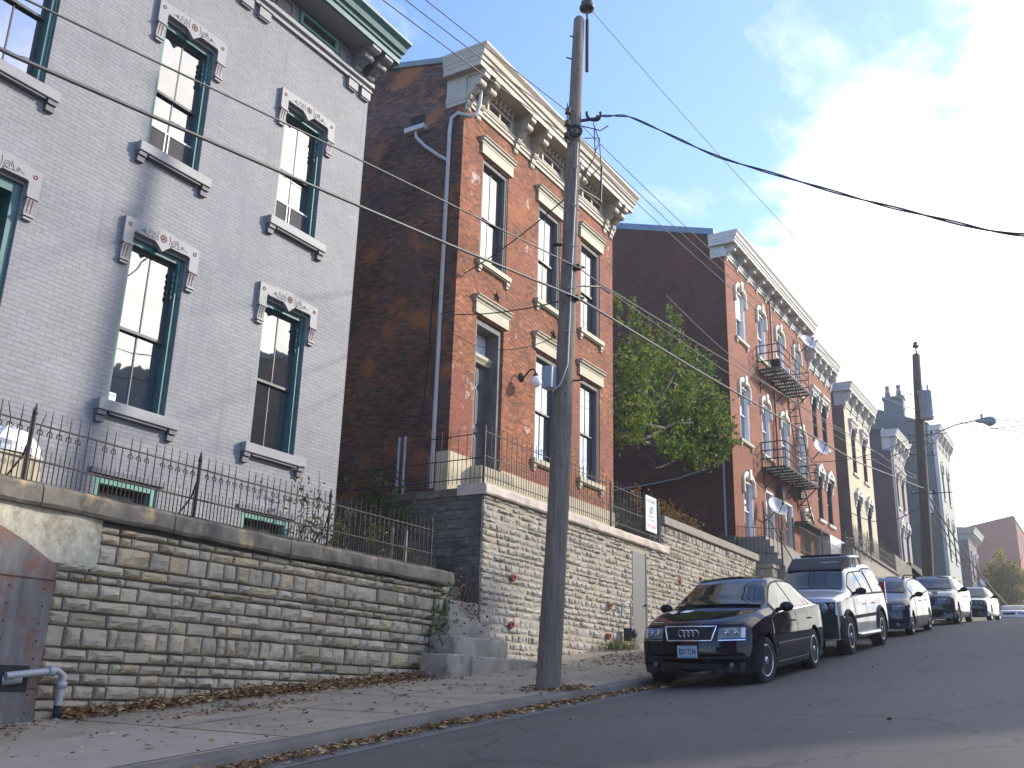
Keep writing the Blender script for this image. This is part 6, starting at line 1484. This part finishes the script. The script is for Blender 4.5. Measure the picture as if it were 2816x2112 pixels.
# fallen leaves
mb=MB(); 
def litter(n,fx_,fy,zf,pile,s=.05):
    for _ in range(n):
        x=fx_(); y=fy(); leaf(mb,(x,y,zf(x,y)+rn.uniform(.004,.012)+abs(rn.gauss(0,pile))),s*rn.uniform(.55,1.25),rn,flat=.55)
def gut(x,y): return zs(y)+crown0(x)+.012
def crown0(x): return .045*(min(max(x,-6.98),-2.2)+5)
cl=lambda:rn.choice((0,1,2,3))
litter(3300,lambda:-6.96+abs(rn.gauss(0,.17)),lambda:rn.uniform(2.5,16.5),gut,.016,.042)
litter(350,lambda:-6.96+abs(rn.gauss(0,.10)),lambda:rn.uniform(16,34),gut,.012,.042)
litter(4800,lambda:-10.95+abs(rn.gauss(0,.24)),lambda:rn.uniform(7.6,14.6),zw,.05,.043)
litter(500,lambda:-10.4+rn.gauss(0,.25),lambda:12.5+rn.gauss(0,1.3),zw,.012,.042)
litter(260,lambda:-10.6+rn.gauss(0,.3),lambda:6.4+rn.gauss(0,.5),zw,.01,.042)
litter(420,lambda:rn.uniform(-10.6,-7.25),lambda:rn.uniform(4,17),zw,.002,.04)
litter(420,lambda:-7.4+rn.gauss(0,.22),lambda:13.4+rn.gauss(0,.35),zw,.015,.042)
litter(420,lambda:-9.0+rn.gauss(0,.5),lambda:20.0+rn.gauss(0,1.0),zw,.01,.045)
litter(160,lambda:-9.6+rn.gauss(0,.15),lambda:9.3+rn.gauss(0,.7),zw,.008,.042)
litter(22,lambda:rn.uniform(-6.2,-1.2),lambda:rn.uniform(6,22),lambda x,y:zs(y)+crown0(x),.002,.035)
tag(mb.build('leaf_litter',M['litter']),'brown fallen leaves drifted along the kerb and the wall foot','leaves',kind='stuff')

# ------------------------------------------------------------------ houses across the street (seen in the window panes; they shade the road), and unseen ones added for reflections
def across(label,y0,y1,top,m,gable=0):
    h=thing('brick_house',label,'house',(6.7,(y0+y1)/2,zs((y0+y1)/2)))
    z0=zs((y0+y1)/2)-1.5; mb=MB(); mb.box(6.7,17,y0,y1,z0,top-.35); mb.build('wall',m,h)
    mb=MB(); mb.box(6.35,17.1,y0-.06,y1+.06,top-.34,top)
    if gable: mb.prism([(y0-.06,top+.004),(y1+.06,top+.004),((y0+y1)/2,top+gable)],'x',6.6,17)
    mb.build('roof',M['slate'],h); n=max(2,int((y1-y0)/2.6))
    for i in range(n):
        for f in range(int((top-z0-2)/3.3)):
            y=y0+(i+.5)*(y1-y0)/n; z=z0+2.6+3.3*f; mb=MB(); mb.box(6.62,6.698,y-.6,y+.6,z,z+1.9); w_=mb.build('window',M['sashw'],h); mb=MB(); mb.box(6.60,6.619,y-.5,y+.5,z+.1,z+1.8); mb.build('pane',M['glass'],w_)
def across(label,y0,y1,top,m,gable=0,xa_=6.7,xb_=9.6):  # out of view; default depth shaped shallow so the near road stays sunlit
    h=thing('brick_house',label,'house',(xa_,(y0+y1)/2,zs((y0+y1)/2)))
    z0=zs((y0+y1)/2)-1.5; mb=MB(); mb.box(xa_,xb_,y0,y1,z0,top-.35); mb.build('wall',m,h)
    mb=MB(); mb.box(xa_-.35,xb_+.1,y0-.06,y1+.06,top-.34,top)
    if gable: mb.prism([(y0-.06,top+.004),(y1+.06,top+.004),((y0+y1)/2,top+gable)],'x',xa_-.1,xb_)
    mb.build('roof',M['slate'],h); n=max(2,int((y1-y0)/2.6))
    for i in range(n):
        for f in range(int((top-z0-2)/3.3)):
            y=y0+(i+.5)*(y1-y0)/n; z=z0+2.6+3.3*f; mb=MB(); mb.box(xa_-.08,xa_-.002,y-.6,y+.6,z,z+1.9); w_=mb.build('window',M['sashw'],h); mb=MB(); mb.box(xa_-.10,xa_-.081,y-.5,y+.5,z+.1,z+1.8); mb.build('pane',M['glass'],w_)
across('low brick house with slate gable across the street mirrored in the grey house panes',21.3,27.2,10.6,M['brick1side'],1.5)
across('tall brick house across the street mirrored in the lower grey house panes',27.3,36.9,14.3,M['brick2side'])
across('long brick house across the street opposite the apartments',37,58,12.3,M['brick3'],xb_=14)
across('unseen brick house added down the street, mirrored in the car bonnets',-24,-8,8.5,M['brick2side'],xb_=14)  # this and the next ones: unseen, added to darken the car reflections
across('small unseen brick house added furthest down the street for dark reflections',-40,-25,5.5,M['brick1side'],1.5,xb_=14)
across('unseen brick house added down the hill beyond the grey house for reflections',-16,2.2,10.5,M['brick2'],xa_=-23,xb_=-12.3)
# block and bundle behind the fence
mb=MB(); mb.box(-12.05,-11.55,6.6,7.35,2.1,2.72); tag(mb.build('stone_block',M['sandstone'],bevel=.03),'tan stone block behind the rusty fence at the left','block')
mb=MB(); P=[]
for i in range(9):
    t=math.pi*.5*i/8; P.append([(-11.8+.26*math.cos(t)*math.cos(a)*(1+.35*noise.noise((3*math.cos(a),3*math.sin(a),i*.6))),7.0+.42*math.cos(t)*math.sin(a)*(1+.3*noise.noise((4*math.cos(a),4*math.sin(a),i*.8+5))),2.73+.34*math.sin(t)*(1+.3*noise.noise((2*math.cos(a),2*math.sin(a),9)))) for a in [2*math.pi*k/18 for k in range(19)]])
mb.grid(P,smooth=False); tag(mb.build('white_bundle',M['signwhite']),'white crumpled bundle resting on the tan stone block behind the fence','bundle')

GROUPS={'car':'cars parked along the kerb','cable':'overhead cables of the street','fence':'iron fences along the street','retaining wall':'retaining walls along the pavement','house':'brick houses along the street','pole':'wooden utility poles','bucket':'buckets on the fire escape','grass':'grass tufts on the pavement','plant':'self-sown plants on walls','tree':'trees between the houses','steps':'steps up from the pavement'}
for o in scene.objects:
    if o.parent is None and o.get('category') in GROUPS: o['group']=GROUPS[o['category']]

if HAZE:
    mb=MB(); mb.box(-175,175,-75,430,-12,29.5); m,nt,b=newmat('pale_air'); nt.nodes.remove(b)
    v=N(nt,'ShaderNodeVolumePrincipled'); v.inputs['Color'].default_value=(.95,.97,1,1); v.inputs['Density'].default_value=HAZE; v.inputs['Anisotropy'].default_value=.55
    nt.links.new(v.outputs[0],nt.nodes['Material Output'].inputs['Volume']); tag(mb.build('haze',m),kind='stuff')
